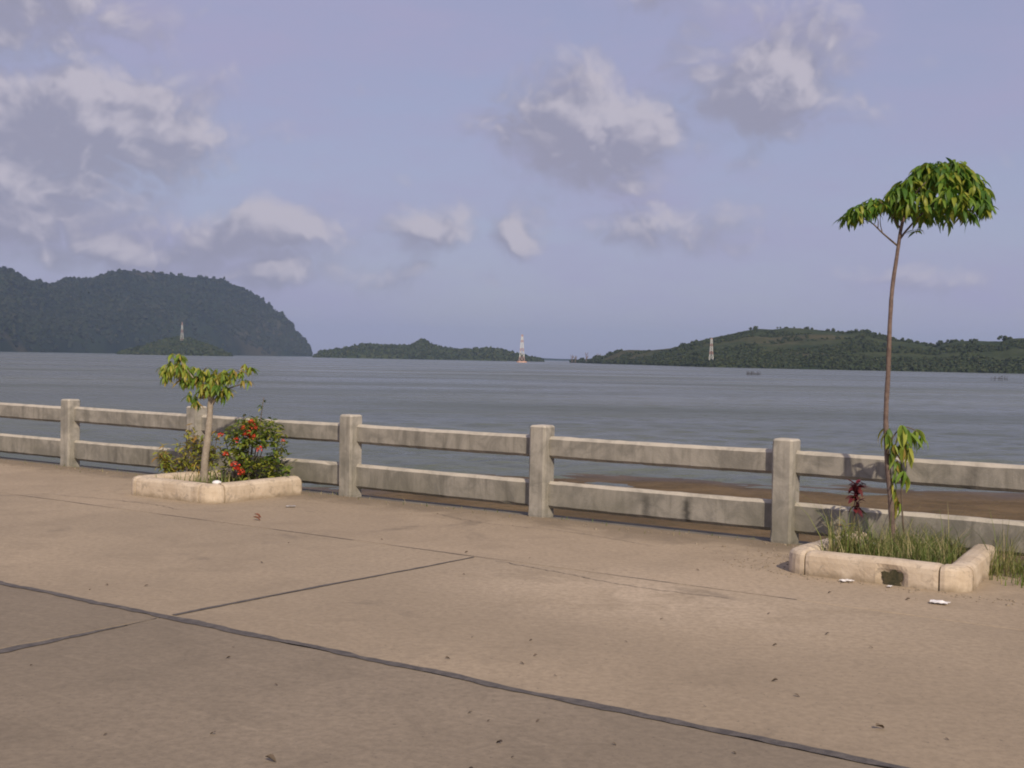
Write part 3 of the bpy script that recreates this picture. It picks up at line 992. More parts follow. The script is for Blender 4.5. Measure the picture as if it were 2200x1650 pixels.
for k, (a, b_) in enumerate([((-.12, 0, 1.17), (-.48, 0, 1.32)), ((-.10, -.02, 1.20), (-.30, -.02, 1.46)), ((.0, -.04, 1.15), (-.05, -.05, 1.27)), ((.11, .0, 1.18), (.16, -.03, 1.30)),
                            ((.16, .02, 1.18), (.44, .02, 1.38)), ((.20, 0, 1.10), (.50, 0, 1.22)), ((-.03, 0, 1.02), (-.13, -.02, 1.03))]):
    limb("branch", [hub - Vector((0.01, 0, 0.06 * (k % 3))), a, b_], .015, .005, M['bark_pale'] if k < 5 else M['twig'], small, 7, 4, 60 + k)
mats = []
for p in tips:
    for _k in range(4): whorl(mats, Vector(p) + Vector((rr.uniform(-.08, .08), rr.uniform(-.08, .08), rr.uniform(-.07, .04))), rr.randint(6, 9), rr.uniform(.085, .145), rr, down=.6)
for p in thin_tips: whorl(mats, p, 7, .12, rr, down=.4)
rr.shuffle(mats)
leafroot = batch("crown", LEAF_LONG, mats[300:], M['leaf_young'], small)
single_leaves("leaf", LEAF_LONG, mats[:300], M['leaf_young'], leafroot)

# ---- bush with red flowers
rr = random.Random(55)
BB = Vector((-3.229, 14.62, 0.10))
bush = empty("flowering_bush", BB, "dark green bush with orange red flower heads beside the small tree", "bush")
stem_tops = [(.24, .0, .70), (.13, .05, .64), (.20, -.05, .56), (-.11, 0, .55), (.07, -.05, .50), (.35, .0, .43), (-.03, -.06, .35), (.09, -.12, .23), (.50, .05, .42), (.40, -.05, .22), (.52, 0, .12), (.30, .10, .50), (.34, .02, 1.0), (.60, 0, .50), (.10, .08, .80), (.25, .05, .78)]
for k, tpt in enumerate(stem_tops):
    limb("stem", [(.12 + .3 * (tpt[0] - .12), .3 * tpt[1], -.04), (.12 + .7 * (tpt[0] - .12), .6 * tpt[1], tpt[2] * .5), tpt], .009, .004, M['twig'], bush, 6, 3, 90 + k)
SMALL = [leaf_verts(1, .42, .3, .3, 3), leaf_verts(1, .36, .5, .2, 3)]
mats = []
def bush_leaf(p, s): mats.append(mat4(p, rr.uniform(0, 6.28), rr.uniform(-.7, .6), rr.uniform(-.6, .6), s))
for k in range(3000):
    x = rr.gauss(.21, .26); z = rr.uniform(0, 1) ** 0.9 * .76
    lim = .46 - .42 * max(0, z - .30)
    if abs(x - .21) > lim * (1 if x > .21 else .85): continue
    if mnoise.noise((x * 7, z * 7, 1.3)) < -0.24: continue
    yd = rr.uniform(-.30, .30) * (1 - .5 * z)
    bush_leaf((x, yd, z), rr.uniform(.055, .095))
for tpt in stem_tops[12:15]:
    for k in range(16):
        t = rr.uniform(.55, 1.0)
        bush_leaf((.12 + t * (tpt[0] - .12) + rr.uniform(-.03, .03), tpt[1] * t, tpt[2] * t), rr.uniform(.05, .08))
batch("foliage", SMALL, mats, M['leaf_bush'], bush)
PET = leaf_verts(1, .8, .25, .2, 2)
heads = [(.234, .72, .036), (.262, .666, .040), (.137, .653, .034), (.192, .584, .048), (.252, .547, .040), (-.111, .568, .030), (.069, .511, .032), (.352, .424, .034), (-.027, .358, .034), (.084, .229, .044), (.10, .186, .036), (.155, .155, .042), (.60, .512, .022)]
for (x, z, s) in heads:
    pm = []
    for k in range(34):
        d = Vector((rr.gauss(0, 1), rr.gauss(-.35, 1), rr.gauss(.25, .8))).normalized()
        pm.append(mat4(Vector((x, -.27 + .12 * (z > .5), z)) + d * s * .8, rr.uniform(0, 6.28), rr.uniform(-.6, .6), rr.uniform(-.6, .6), s * .75))
    batch("flower_head", [PET], pm, M['petal'], bush, None)

# ---- yellow-green croton to the left of the small tree
rr = random.Random(66)
croton = empty("croton_plant", Vector((-3.90, 14.86, 0.09)), "yellow green leafy plant at the left end of the left planter", "plant")
mats = []
for k in range(17):
    tx, tz = rr.uniform(-.26, .46), rr.uniform(.28, .66)
    if tx < 0: tz *= .75
    ty = rr.uniform(-.15, .15)
    limb("stem", [(.1 + .4 * (tx - .1), ty * .5, -.04), (tx * .9, ty * .8, tz * .6), (tx, ty, tz)], .007, .003, M['twig'], croton, 6, 3, 130 + k)
    for j in range(34):
        t = rr.uniform(.25, 1.0)
        mats.append(mat4((tx * (.5 + .5 * t) + .05 * (1 - t) + rr.uniform(-.05, .05), ty + rr.uniform(-.05, .05), tz * t), rr.uniform(0, 6.28), rr.uniform(-.9, .5), rr.uniform(-.5, .5), rr.uniform(.08, .13)))
batch("foliage", [leaf_verts(1, .30, .4, .3, 3), leaf_verts(1, .22, .6, .2, 3)], mats, M['leaf_croton'], croton)


def blade_set(n, region, hmin, hmax, seed, lean=.5, w=.007):
    rr = random.Random(seed)
    V, Fc = [], []
    for k in range(n):
        x, y, z0 = region(rr)
        h = rr.uniform(hmin, hmax) * (1 if rr.random() < .85 else 1.5) * (0.8 + 0.9 * max(-.4, mnoise.noise((x * 5, y * 5, seed))))
        a = rr.uniform(0, 6.28); ln = rr.uniform(.1, lean) * h
        ww = w * rr.uniform(.6, 1.3)
        sx, sy = -math.sin(a) * ww, math.cos(a) * ww
        b = len(V)
        for i in range(4):
            t = i / 3
            cx, cy, cz = x + math.cos(a) * ln * t * t, y + math.sin(a) * ln * t * t, z0 + h * (t - .12 * t * t)
            k_ = 1 - t * .9
            V += [(cx + sx * k_, cy + sy * k_, cz), (cx - sx * k_, cy - sy * k_, cz)]
        for i in range(3): Fc.append((b + 2 * i, b + 2 * i + 1, b + 2 * i + 3, b + 2 * i + 2))
    return join_np("blades", np.array(V), np.array(Fc))


# grass in the right planter (local frame: x = u, y = -v, origin at the planter's front left corner)
def reg_right(rr):
    while True:
        x, y = rr.uniform(.42, 1.16), rr.uniform(.28, 1.40)
        if x > 1.16 - .10 * y: continue
        return x, y, .09
def reg_left(rr):
    return rr.gauss(.33, .07), rr.gauss(.52, .13), .09
def reg_behind(rr):
    return rr.uniform(1.22, 1.75), rr.uniform(.95, 1.5), 0.0
go1 = obj("grass", blade_set(2300, reg_right, .05, .24, 5, 1.3, .0042), M['grass'], None, frame(0.65, 1.45), QUAY_ROT)
tag(go1, "weedy green grass filling the right-hand planter", "grass", None, "stuff")
go2 = obj("grass", blade_set(320, reg_left, .10, .38, 6, 1.0, .006), M['grass'], None, frame(0.65, 1.45), QUAY_ROT)
tag(go2, "clump of tall weeds at the left end of the right-hand planter", "grass", None, "stuff")
go3 = obj("grass", blade_set(520, reg_behind, .07, .38, 7, 1.1, .0038), M['grass'], None, frame(0.65, 1.45), QUAY_ROT)
tag(go3, "thin tall weeds beside the railing right of the right-hand planter", "grass", None, "stuff")
def reg_crack(rr):
    return rr.uniform(-11.5, 3.5), rr.choice([rr.gauss(.02, .05), rr.gauss(-.1, .10)]), 0
go4 = obj("grass", blade_set(260, reg_crack, .015, .06, 9, .9, .004), M['grass'], None, frame(0, 0), QUAY_ROT)
tag(go4, "tiny weeds in the crack along the foot of the railing", "grass", None, "stuff")
def reg_out(rr):
    return rr.gauss(1.72, .16), rr.gauss(.95, .22), 0
go5 = obj("grass", blade_set(420, reg_out, .03, .13, 10, 1.1, .005), M['grass'], None, frame(0.65, 1.45), QUAY_ROT)
tag(go5, "low green weeds on the pavement right of the right-hand planter", "grass", None, "stuff")
def reg_lp(rr):
    return rr.uniform(.2, 1.2), rr.uniform(.25, 1.3), .1
go6 = obj("grass", blade_set(220, reg_lp, .08, .24, 12, .7, .006), M['grass'], None, frame(-7.22, 1.56), QUAY_ROT)
tag(go6, "green grass under the bush in the left-hand planter", "grass", None, "stuff")

# dark red plant
rr = random.Random(77)
redp = empty("red_leaved_plant", frame(0.745, 0.19, 0.08), "slender plant with dark red leaves left of the tall tree", "plant")
limb("stem", [(.0, 0, 0), (.005, .0, .25), (.02, 0, .50)], .010, .006, M['twig'], redp, 7, 4, 5)
mats = []
for k in range(46):
    t = rr.uniform(.42, 1.0)
    mats.append(mat4((.02 * t, 0, .12 + .42 * t), rr.uniform(0, 6.28), rr.uniform(-1.25, .5), rr.uniform(-.4, .4), rr.uniform(.08, .125)))
single_leaves("leaf", [leaf_verts(1, .42, .35, .3, 4), leaf_verts(1, .36, .55, .2, 4)], mats, M['leaf_red'], redp)
# orange-tipped seedling in front of it
seed_p = empty("croton_seedling", frame(0.93, 0.85, 0.09), "small orange tipped seedling among weeds in the right planter", "plant")
limb("stem", [(0, 0, 0), (-.01, 0, .12), (0, 0, .24)], .006, .003, M['twig'], seed_p, 6, 3, 8)
mats = [mat4((0, 0, .06 + .19 * i / 15), rr.uniform(0, 6.28), rr.uniform(-.8, .3), rr.uniform(-.4, .4), rr.uniform(.08, .12)) for i in range(16)]
single_leaves("leaf", [leaf_verts(1, .25, .4, .3, 4)], mats, M['rust_leaf'] if False else M['leaf_croton'], seed_p)


def rock_mesh(name, sx, sy, sz, seed, sub=2, amp=.25):
    bm = bmesh.new()
    bmesh.ops.create_icosphere(bm, subdivisions=sub, radius=1)
    for v in bm.verts:
        n = 1 + amp * mnoise.noise(v.co * 1.4 + Vector((seed, 0, 0))) + amp * .4 * mnoise.noise(v.co * 3.5 + Vector((0, seed, 0)))
        v.co = Vector((v.co.x * sx * n, v.co.y * sy * n, max(v.co.z * sz * n, -sz * .45)))
    me = bpy.data.meshes.new(name); bm.to_mesh(me); bm.free()
    return me


tag(obj("stone", rock_mesh("stone", .085, .07, .065, 4), M['stone'], None, frame(1.02, .62, .13)), "grey stone lying among the weeds in the right planter", "stone")
tag(obj("stone", rock_mesh("stone", .05, .045, .028, 14), M['paper'], None, frame(-5.86, 1.39, .212)), "white lump lying on the front corner of the left planter", "stone")


def scrap_mesh(seed, s):
    """crumpled paper scrap"""
    rr = random.Random(seed)
    n = 7
    V = []
    for j in range(n):
        for i in range(n):
            x, y = (i / (n - 1) - .5), (j / (n - 1) - .5)
            rim = 1 + .25 * mnoise.noise((x * 3 + seed, y * 3, 0))
            V.append((x * s * 1.6 * rim, y * s * rim, .012 + .22 * s * (mnoise.noise((x * 4, y * 4, seed)) + .6) * (1 - 1.1 * (x * x + y * y))))
    Fc = [(j * n + i, j * n + i + 1, (j + 1) * n + i + 1, (j + 1) * n + i) for j in range(n - 1) for i in range(n - 1)]
    me = mesh("paper_scrap", V, Fc)
    bm = bmesh.new(); bm.from_mesh(me)
    r_ = bmesh.ops.solidify(bm, geom=list(bm.faces), thickness=.003)
    bm.to_mesh(me); bm.free()
    return me


# grit swept against the foot of the railing and the kerbs
gt = []
for k in range(3):
    me_ = rock_mesh("grit", 1, 1, .7, 30 + k, 1, .35)
    V_ = np.array([v.co[:] for v in me_.vertices]); F_ = np.array([list(p.vertices) for p in me_.polygons])
    gt.append((V_, F_))
    bpy.data.meshes.remove(me_)
rr = random.Random(91)
gm = []
for k in range(900):
    u = rr.uniform(-12, 3.4)
    v = abs(rr.gauss(0, .28)) + .01
    if rr.random() < .25: u, v = rr.gauss(.45, .22), rr.uniform(.1, 1.5)
    elif rr.random() < .15: u, v = rr.uniform(.6, 2.6), 1.47 + abs(rr.gauss(0, .10))
    if .62 < u < 2.06 and v < 1.47 or -7.25 < u < -5.72 and v < 1.58: continue
    p_ = frame(u, v, .002)
    gm.append(mat4(p_, rr.uniform(0, 6.28), 0, 0, rr.uniform(.003, .010) * (1.8 if rr.random() < .06 else 1)))
gr_ = batch("grit", gt, gm, M['stone_grit'], None)
tag(gr_, "loose grit swept against the foot of the railing and kerbs", "gravel")

for (u, v, s, rz, lb) in ((1.208, 1.535, .055, .3, "white paper scrap at the foot of the right planter's front kerb"),
                          (2.003, 1.935, .075, -.5, "larger white paper scrap lying on the pavement before the right planter's corner"),
                          (1.53, 1.545, .028, .9, "tiny pale scrap below the hole in the right planter"),
                          (-4.98, 1.147, .06, .2, "pale flat scrap right of the left planter")):
    tag(obj("paper_scrap", scrap_mesh(int(u * 100), s), M['paper'] if u > 0 else M['stone'], None, frame(u, v, 0.0), rz), lb, "litter", "paper scraps")

LEAVES = [(0.187, 7.228), (0.518, 6.94), (0.973, 7.033), (1.161, 6.006), (1.3, 6.052), (1.53, 6.279), (1.474, 5.918), (1.917, 5.987), (0.535, 4.631), (0.816, 5.105), (0.974, 4.303), (1.666, 3.837), (1.783, 3.358), (2.12, 3.526), (2.0, 4.585), (2.206, 4.776), (1.943, 5.223), (2.707, 5.051), (2.99, 5.019), (2.361, 5.776), (1.282, 2.057), (-3.165, 2.937), (-1.168, 2.222), (-1.719, 2.336), (-1.09, 3.169), (-2.564, 3.796), (-2.651, 5.135), (-2.593, 5.314), (-0.615, 5.82), (-0.441, 6.006), (-1.082, 6.741), (0.151, 6.22), (0.446, 5.27), (1.679, 6.393), (1.092, 5.2), (0.766, 4.918), (0.136, 1.821), (-0.481, 2.348), (1.795, 1.944), (-2.429, 4.986), (0.229, 4.784), (-2.716, 2.258), (0.813, 3.619), (1.259, 3.026), (1.642, 6.62)]
DL = []
for (W_, dr, fo) in ((.5, .8, .5), (.42, 1.1, .3), (.6, .5, .8)):
    V, Fc = leaf_verts(1, W_, dr, fo, 4)
    V = V + np.array([-.45, 0, .32])
    V[:, 2] = np.maximum(V[:, 2], .05)
    DL.append((V, Fc))
dl_me = []
for V, Fc in DL:
    me = join_np("fallen_leaf", V, Fc); me.materials.append(M['dead_leaf']); dl_me.append(me)
rr = random.Random(8)
for k, (u, v) in enumerate(LEAVES):
    big_ = (u, v) in ((1.917, 5.987), (1.53, 6.279), (0.973, 7.033), (-1.168, 2.222), (0.518, 6.94), (2.707, 5.051))
    o = bpy.data.objects.new("fallen_leaf", dl_me[k % 3])
    link(o)
    o.location = frame(u, v, 0.0)
    s = rr.uniform(.020, .038) * (1.4 if big_ else 1.0)
    o.scale = (s, s, s)
    o.rotation_euler = (0, 0, rr.uniform(-.6, .6) + (math.pi if rr.random() < .5 else 0))
    tag(o, "small dark curled dead leaf lying on the bare pavement", "leaf", "dead leaves scattered over the pavement")
rust_me = join_np("fallen_leaf", *DL[0]); rust_me.materials.append(M['rust_leaf'])
for (u, v, lb) in ((-4.602, 1.953, "rust brown fallen leaf in front of the left planter, the upper of two"), (-4.45, 2.10, "rust brown fallen leaf in front of the left planter, the lower of two")):
    o = bpy.data.objects.new("fallen_leaf", rust_me); link(o)
    o.location = frame(u, v, 0); o.scale = (.10, .10, .10); o.rotation_euler = (0, 0, rr.uniform(-.5, .5))
    tag(o, lb, "leaf", "rust coloured leaves")

# ------------------------------------------------------------------ far shores
LEFT_HILL = [(-907.3, 1800.0, -1160.0, 2300.0, 93.9), (-883.1, 1861.5, -1121.5, 2361.5, 132.5), (-851.6, 1930.8, -1073.3, 2430.8, 127.0), (-828.1, 1976.9, -1039.0, 2476.9, 155.0), (-814.8, 2007.5, -1019.4, 2507.5, 164.9), (-811.1, 2045.0, -1011.0, 2545.0, 160.2), (-805.8, 2090.0, -1000.0, 2590.0, 146.3), (-800.5, 2127.5, -990.1, 2627.5, 145.9), (-792.5, 2177.0, -976.1, 2677.0, 143.2), (-786.5, 2210.0, -966.2, 2710.0, 159.3), (-779.1, 2247.5, -954.1, 2747.5, 158.9), (-767.5, 2300.0, -936.1, 2800.0, 163.6), (-756.4, 2345.0, -919.7, 2845.0, 179.3), (-743.5, 2393.0, -901.1, 2893.0, 190.4), (-726.8, 2450.0, -877.3, 2950.0, 189.4), (-707.4, 2510.0, -844.1, 2986.9, 191.4), (-686.2, 2570.0, -809.7, 3023.8, 186.7), (-665.2, 2637.5, -776.2, 3068.2, 186.8), (-635.3, 2740.4, -730.3, 3139.5, 188.7), (-617.3, 2796.6, -703.9, 3178.4, 176.4), (-594.6, 2862.2, -672.0, 3223.7, 161.8), (-580.9, 2899.6, -653.1, 3249.6, 145.5), (-566.7, 2937.1, -626.2, 3237.1, 121.4), (-548.1, 2983.9, -593.2, 3221.4, 105.9), (-536.5, 3012.0, -573.4, 3212.0, 86.9), (-524.6, 3040.1, -553.6, 3202.6, 63.3), (-508.3, 3077.5, -525.4, 3177.5, 39.7), (-500.8, 3094.4, -512.3, 3164.4, 18.7), (-498.2, 3100.0, -507.8, 3160.0, 0.0)]
CENTRAL_ISLAND = [(-306.9, 1950.0, -311.6, 1980.0, -0.1), (-295.9, 1944.3, -303.3, 1991.8, 9.7), (-276.5, 1934.0, -287.9, 2012.8, 12.3), (-253.4, 1921.8, -268.3, 2033.0, 18.1), (-226.7, 1907.5, -241.3, 2027.5, 23.7), (-204.2, 1895.2, -218.3, 2022.7, 23.3), (-178.3, 1880.9, -191.5, 2017.1, 22.3), (-152.8, 1866.6, -164.9, 2011.6, 22.7), (-143.4, 1861.2, -155.2, 2009.5, 26.6), (-136.2, 1857.2, -147.6, 2006.4, 31.1), (-127.6, 1852.2, -138.1, 1998.5, 30.4), (-109.8, 1842.0, -118.4, 1982.0, 20.3), (-92.2, 1831.8, -99.2, 1965.5, 18.3), (-74.9, 1821.6, -80.3, 1949.1, 17.0), (-47.4, 1805.2, -50.8, 1922.7, 19.5), (-27.2, 1792.9, -29.2, 1902.9, 19.0), (-7.2, 1780.7, -7.8, 1865.0, 14.9), (12.5, 1768.4, 12.8, 1827.0, 9.0), (31.9, 1756.1, 32.5, 1789.0, 4.6), (41.5, 1750.0, 42.0, 1770.0, 1.4)]
ISLET = [(-517.0, 1650.0, -521.6, 1665.0, -1.8), (-504.7, 1650.0, -511.6, 1672.2, 5.9), (-483.4, 1650.0, -493.7, 1684.8, 12.5), (-465.0, 1650.0, -478.1, 1695.6, 19.2), (-449.7, 1650.0, -464.9, 1704.6, 23.3), (-434.5, 1650.0, -449.4, 1705.7, 24.9), (-416.1, 1650.0, -427.2, 1692.9, 21.3), (-397.8, 1650.0, -405.2, 1680.1, 14.1), (-382.5, 1650.0, -387.1, 1669.4, 6.9), (-369.1, 1650.0, -371.3, 1660.0, -0.9)]
RIGHT_HILL = [(68.9, 1500.0, 69.6, 1515.0, 3.2), (83.1, 1326.9, 86.4, 1380.9, 6.4), (87.5, 1250.0, 92.4, 1321.3, 8.4), (98.6, 1188.3, 106.9, 1290.8, 13.8), (105.5, 1144.3, 116.8, 1269.3, 15.3), (117.0, 1056.2, 135.6, 1226.2, 15.3), (123.8, 985.7, 149.4, 1191.7, 17.0), (128.5, 915.2, 162.1, 1157.2, 20.8), (135.7, 874.7, 176.5, 1140.7, 25.9), (146.9, 864.0, 193.6, 1142.0, 29.6), (157.7, 853.3, 210.6, 1143.3, 33.8), (164.3, 846.7, 221.3, 1144.2, 35.7), (173.4, 837.3, 236.4, 1145.3, 35.1), (180.9, 829.3, 249.3, 1146.3, 37.1), (188.3, 821.3, 259.1, 1133.3, 36.5), (197.9, 810.7, 269.4, 1106.7, 34.8), (207.1, 800.0, 278.9, 1080.0, 32.7), (214.6, 794.8, 286.3, 1062.8, 32.1), (221.9, 789.5, 293.2, 1045.5, 33.0), (229.2, 784.2, 299.9, 1028.2, 28.9), (236.3, 779.0, 306.1, 1011.0, 26.0), (245.6, 772.0, 313.8, 988.0, 23.6), (252.5, 766.8, 319.2, 970.8, 20.9), (257.0, 763.2, 323.2, 961.2, 19.4), (260.3, 760.6, 326.6, 955.6, 21.6), (268.0, 754.5, 334.2, 942.5, 23.6), (276.6, 747.5, 342.6, 927.5, 23.9), (287.0, 738.8, 352.5, 908.8, 23.4), (291.1, 735.2, 356.3, 901.2, 25.4), (297.1, 730.0, 361.7, 890.0, 25.3), (308.7, 719.1, 376.7, 879.1, 28.3), (323.3, 704.5, 396.2, 864.5, 23.6), (337.1, 690.0, 414.8, 850.0, 19.9)]
FAR_SHORE = [(-1.5, 4200.0, -1.4, 4240.0, 0.0), (60.7, 4200.0, 61.3, 4240.0, 6.2), (107.4, 4200.0, 108.3, 4240.0, 7.8), (154.0, 4200.0, 155.5, 4240.0, 6.3), (200.7, 4200.0, 202.6, 4240.0, 6.4), (247.4, 4200.0, 249.7, 4240.0, 4.1), (309.6, 4200.0, 312.6, 4240.0, 0)]


def build_hill(name, table, cols, rows_, amp, freq, power, mat, label, ridge_drop=0.0, gully=0.0):
    T = np.array(table)
    s = np.linspace(0, 1, len(T)); si = np.linspace(0, 1, cols)
    C = np.stack([np.interp(si, s, T[:, k]) for k in range(5)], 1)
    V = np.zeros((rows_, cols, 3))
    back = max(4, rows_ // 4)
    front = rows_ - back
    for i in range(cols):
        Sx, Sy, Rx, Ry, H = C[i]
        H = max(H - ridge_drop, 0.2)
        for j in range(rows_):
            if j < front:
                t = j / (front - 1)
                x, y = Sx + (Rx - Sx) * t, Sy + (Ry - Sy) * t
                z = H * t ** power if j else -2.0
            else:
                t = (j - front + 1) / back
                x, y = Rx + (Rx - Sx) * 0.8 * t, Ry + (Ry - Sy) * 0.8 * t
                z = H * (1 - t) ** 1.0 - 2 * t
                t = 1 - t
            k = min(1.0, t * 5) * min(1.0, H / (amp * 4 + .1))
            n = mnoise.fractal((x * freq, y * freq, z * freq), 1.0, 2.0, 5)
            n2 = mnoise.noise((x * freq * 7, y * freq * 7, z * freq * 7))
            gl = abs(mnoise.noise((x * freq * 0.6 + 3, y * freq * 0.2, 1.5))) * gully * math.sin(math.pi * min(1, t)) if gully else 0
            V[j, i] = (x + amp * .6 * n2 * k, y + amp * .8 * n * k, z + WATER_Z + amp * (.55 * n + .35 * n2) * k * (0.35 if j == front - 1 else 1) - gl * k)
    idx = np.arange(rows_ * cols).reshape(rows_, cols)
    Fc = np.stack([idx[:-1, :-1], idx[:-1, 1:], idx[1:, 1:], idx[1:, :-1]], -1).reshape(-1, 4)
    o = obj(name, join_np(name, V.reshape(-1, 3), Fc), mat, smooth=True)
    tag(o, label, None, None, "structure")
    return V, front


def clump_template(seed, leaves=26, size=.34):
    """crown of many small faces, radius about 1, base at z = 0"""
    r_ = np.random.default_rng(seed)
    V, Fc = [], []
    for k in range(leaves):
        d = r_.normal(size=3); d /= np.linalg.norm(d)
        p = d * (r_.uniform(.55, 1.0)) * np.array([1, 1, .85]) + np.array([0, 0, .75])
        a = r_.normal(size=3); a -= d * (a @ d) * .7; a /= np.linalg.norm(a)
        b = np.cross(d, a); b /= np.linalg.norm(b) + 1e-9
        s_ = size * r_.uniform(.7, 1.4)
        base = len(V)
        V += [p - a * s_ - b * s_ * .7, p + a * s_ - b * s_ * .8, p + a * s_ * .8 + b * s_ * .8, p - a * s_ * .9 + b * s_ * .7]
        Fc.append((base, base + 1, base + 2, base + 3))
    # dark heart so that the crown is not see-through everywhere
    base = len(V)
    for z in (.25, .75, 1.25):
        q = .62 if z == .75 else .36
        for i in range(5):
            V.append(np.array([q * math.cos(i * 1.2566), q * math.sin(i * 1.2566), z]))
    for j in range(2):
        for i in range(5):
            Fc.append((base + j * 5 + i, base + j * 5 + (i + 1) % 5, base + (j + 1) * 5 + (i + 1) % 5, base + (j + 1) * 5 + i))
    return np.array(V), np.array(Fc)


CL = [clump_template(s) for s in range(6)]
CL_FAR = [clump_template(s + 20, 10, .55) for s in range(5)]


def scatter_crowns(name, V, front, n, smin, smax, tm, mat, label, seed, low_bias=1.0, dense=None):
    r_ = np.random.default_rng(seed)
    rows_, cols, _ = V.shape
    Vs, Fs, off = [], [], 0
    k = 0
    while k < n:
        j = (r_.random() ** low_bias) * (front - 0.5); i = r_.random() * (cols - 1.01)
        j0, i0 = int(j), int(i)
        p = V[min(j0, rows_ - 1), i0] + (V[min(j0 + 1, rows_ - 1), i0] - V[j0, i0]) * (j - j0) + (V[j0, i0 + 1] - V[j0, i0]) * (i - i0)
        k += 1
        if p[2] < WATER_Z - .6: continue
        if dense and mnoise.noise((p[0] * dense, p[1] * dense, 0)) < -0.02 and j > front * .18: continue
        s_ = r_.uniform(smin, smax)
        tv, tf = tm[r_.integers(len(tm))]
        a = r_.uniform(0, 6.28)
        rot = np.array([[math.cos(a), -math.sin(a), 0], [math.sin(a), math.cos(a), 0], [0, 0, r_.uniform(.7, 1.15)]])
        Vs.append((tv @ rot.T) * s_ + p - np.array([0, 0, s_ * .35])); Fs.append(tf + off); off += len(tv)
    o = obj(name, join_np(name, np.vstack(Vs), np.vstack(Fs)), mat)
    tag(o, label, "woodland", None, "stuff")


V_l, f_l = build_hill("hill", LEFT_HILL, 300, 60, 13.0, 0.0085, 0.62, M['karst'], "steep forested limestone hill across the bay on the left", -1.0, 45.0)
scatter_crowns("woodland", V_l, f_l, 6500, 2.0, 5.6, CL_FAR, M['crowns_far'], "forest covering the steep hill on the left", 1, 0.8)
V_c, f_c = build_hill("hill", CENTRAL_ISLAND, 220, 30, 2.2, 0.03, 0.6, M['scrub'], "low wooded island in the middle distance with one rocky knob", 2.6)
scatter_crowns("woodland", V_c, f_c, 2600, 1.7, 3.6, CL_FAR, M['crowns'], "trees covering the low island in the middle", 2, 0.9)
V_i, f_i = build_hill("islet", ISLET, 90, 26, 1.6, 0.04, 0.75, M['scrub'], "small dark wooded islet in front of the steep hill", 2.2)
scatter_crowns("woodland", V_i, f_i, 1300, 1.6, 3.4, CL_FAR, M['crowns'], "trees covering the islet under the pale tower", 3, 0.9)
V_r, f_r = build_hill("hill", RIGHT_HILL, 360, 50, 2.4, 0.025, 0.9, M['scrub'], "low scrubby green hill along the right-hand shore", 1.0)
scatter_crowns("woodland", V_r, f_r, 5200, 0.7, 2.1, CL, M['crowns'], "scrub and trees over the right-hand hill", 4, 1.1, 0.018)
def shore_strip(V, rows_): return V[:rows_]
scatter_crowns("mangrove", V_r[:10], 9, 1900, 1.0, 2.3, CL, M['crowns'], "dark mangroves along the waterline of the right-hand shore", 5, 1.0)
V_f, f_f = build_hill("far_shore", FAR_SHORE, 60, 10, 1.5, 0.02, 0.6, M['karst'], "faint far shore in the gap between the islands", 0.0)


# individual trees that stand out on the crest of the right-hand hill
def crest_tree(x, y, z, s, label, seed, tall=1.0):
    root = empty("crest_tree", (x, y, z), label, "tree", "trees on the crest of the right-hand hill")
    limb("trunk", [(0, 0, -1.2), (.05 * s, 0, .5 * s), (.02 * s, .03 * s, 1.15 * s * tall)], .12 * s, .05 * s, M['twig'], root, 6, 2, seed)
    r_ = np.random.default_rng(seed)
    Vs, Fs, off = [], [], 0
    for k in range(9):
        tv, tf = CL[k % 6]
        c_ = np.array([r_.normal(0, .85) * s, r_.normal(0, .6) * s, s * (-.35 + r_.uniform(0, .75) * tall)])
        Vs.append(tv * s * r_.uniform(.42, .7) + c_); Fs.append(tf + off); off += len(tv)
    obj("crown", join_np("crown", np.vstack(Vs), np.vstack(Fs)), M['crowns'], root)
ordn = ["leftmost", "second", "third", "fourth", "fifth", "sixth", "seventh", "eighth", "ninth", "tenth"]
CREST = [(219.5, 1143, 34.6, 2.6, 1), (247.5, 1145, 36.0, 2.2, .8), (263, 1124, 35.3, 2.3, .8), (275, 1092, 33.0, 2.4, .8), (293.5, 1045, 31.6, 2.2, .9),
         (305.5, 1012, 25, 1.6, 1.3), (325.5, 957, 21.2, 2.3, 1.0), (331.5, 946, 22.4, 1.9, 1.3), (341, 929, 23.0, 1.8, 1.2), (354.5, 904, 24.2, 2.6, 1.0)]
for k, (x, y, h, s, tl) in enumerate(CREST):
    nm = "leftmost dark round tree on the crest of the right-hand hill" if k == 0 else "%s dark tree from the left on the crest of the right-hand hill" % ordn[k]
    crest_tree(x, y, h + WATER_Z - 1.0, s, nm, 300 + k, tl)

# bare dead trees at the left tip of the right-hand shore
def bare_tree(x, y, h, label, seed):
    rr = random.Random(seed)
    root = empty("bare_tree", (x, y, WATER_Z - .3), label, "tree", "bare trees at the tip of the right-hand shore")
    limb("trunk", [(0, 0, 0), (rr.uniform(-.4, .4), 0, h * .5), (rr.uniform(-.6, .6), 0, h)], .60, .25, M['bark'], root, 6, 3, seed)
    for k in range(5):
        z0 = h * rr.uniform(.3, .8); a = rr.choice((-1, 1))
        limb("branch", [(0, 0, z0), (a * h * .14, rr.uniform(-.5, .5), z0 + h * .14), (a * h * .2, rr.uniform(-.5, .5), z0 + h * .3)], .32, .14, M['bark'], root, 5, 2, seed + k)
for k, (x, y, h, lb) in enumerate([(66.3, 1400, 9.5, "leftmost bare pale tree at the tip of the right-hand shore"), (69.5, 1390, 8.5, "second bare pale tree from the tip of the right-hand shore"),
                                   (80.0, 1370, 12.0, "taller bare tree near the tip of the right-hand shore"), (91.0, 1330, 11.0, "bare tree standing between the tip and the first scrub of the right-hand shore")]):
    bare_tree(x, y, h, lb, 500 + 10 * k)


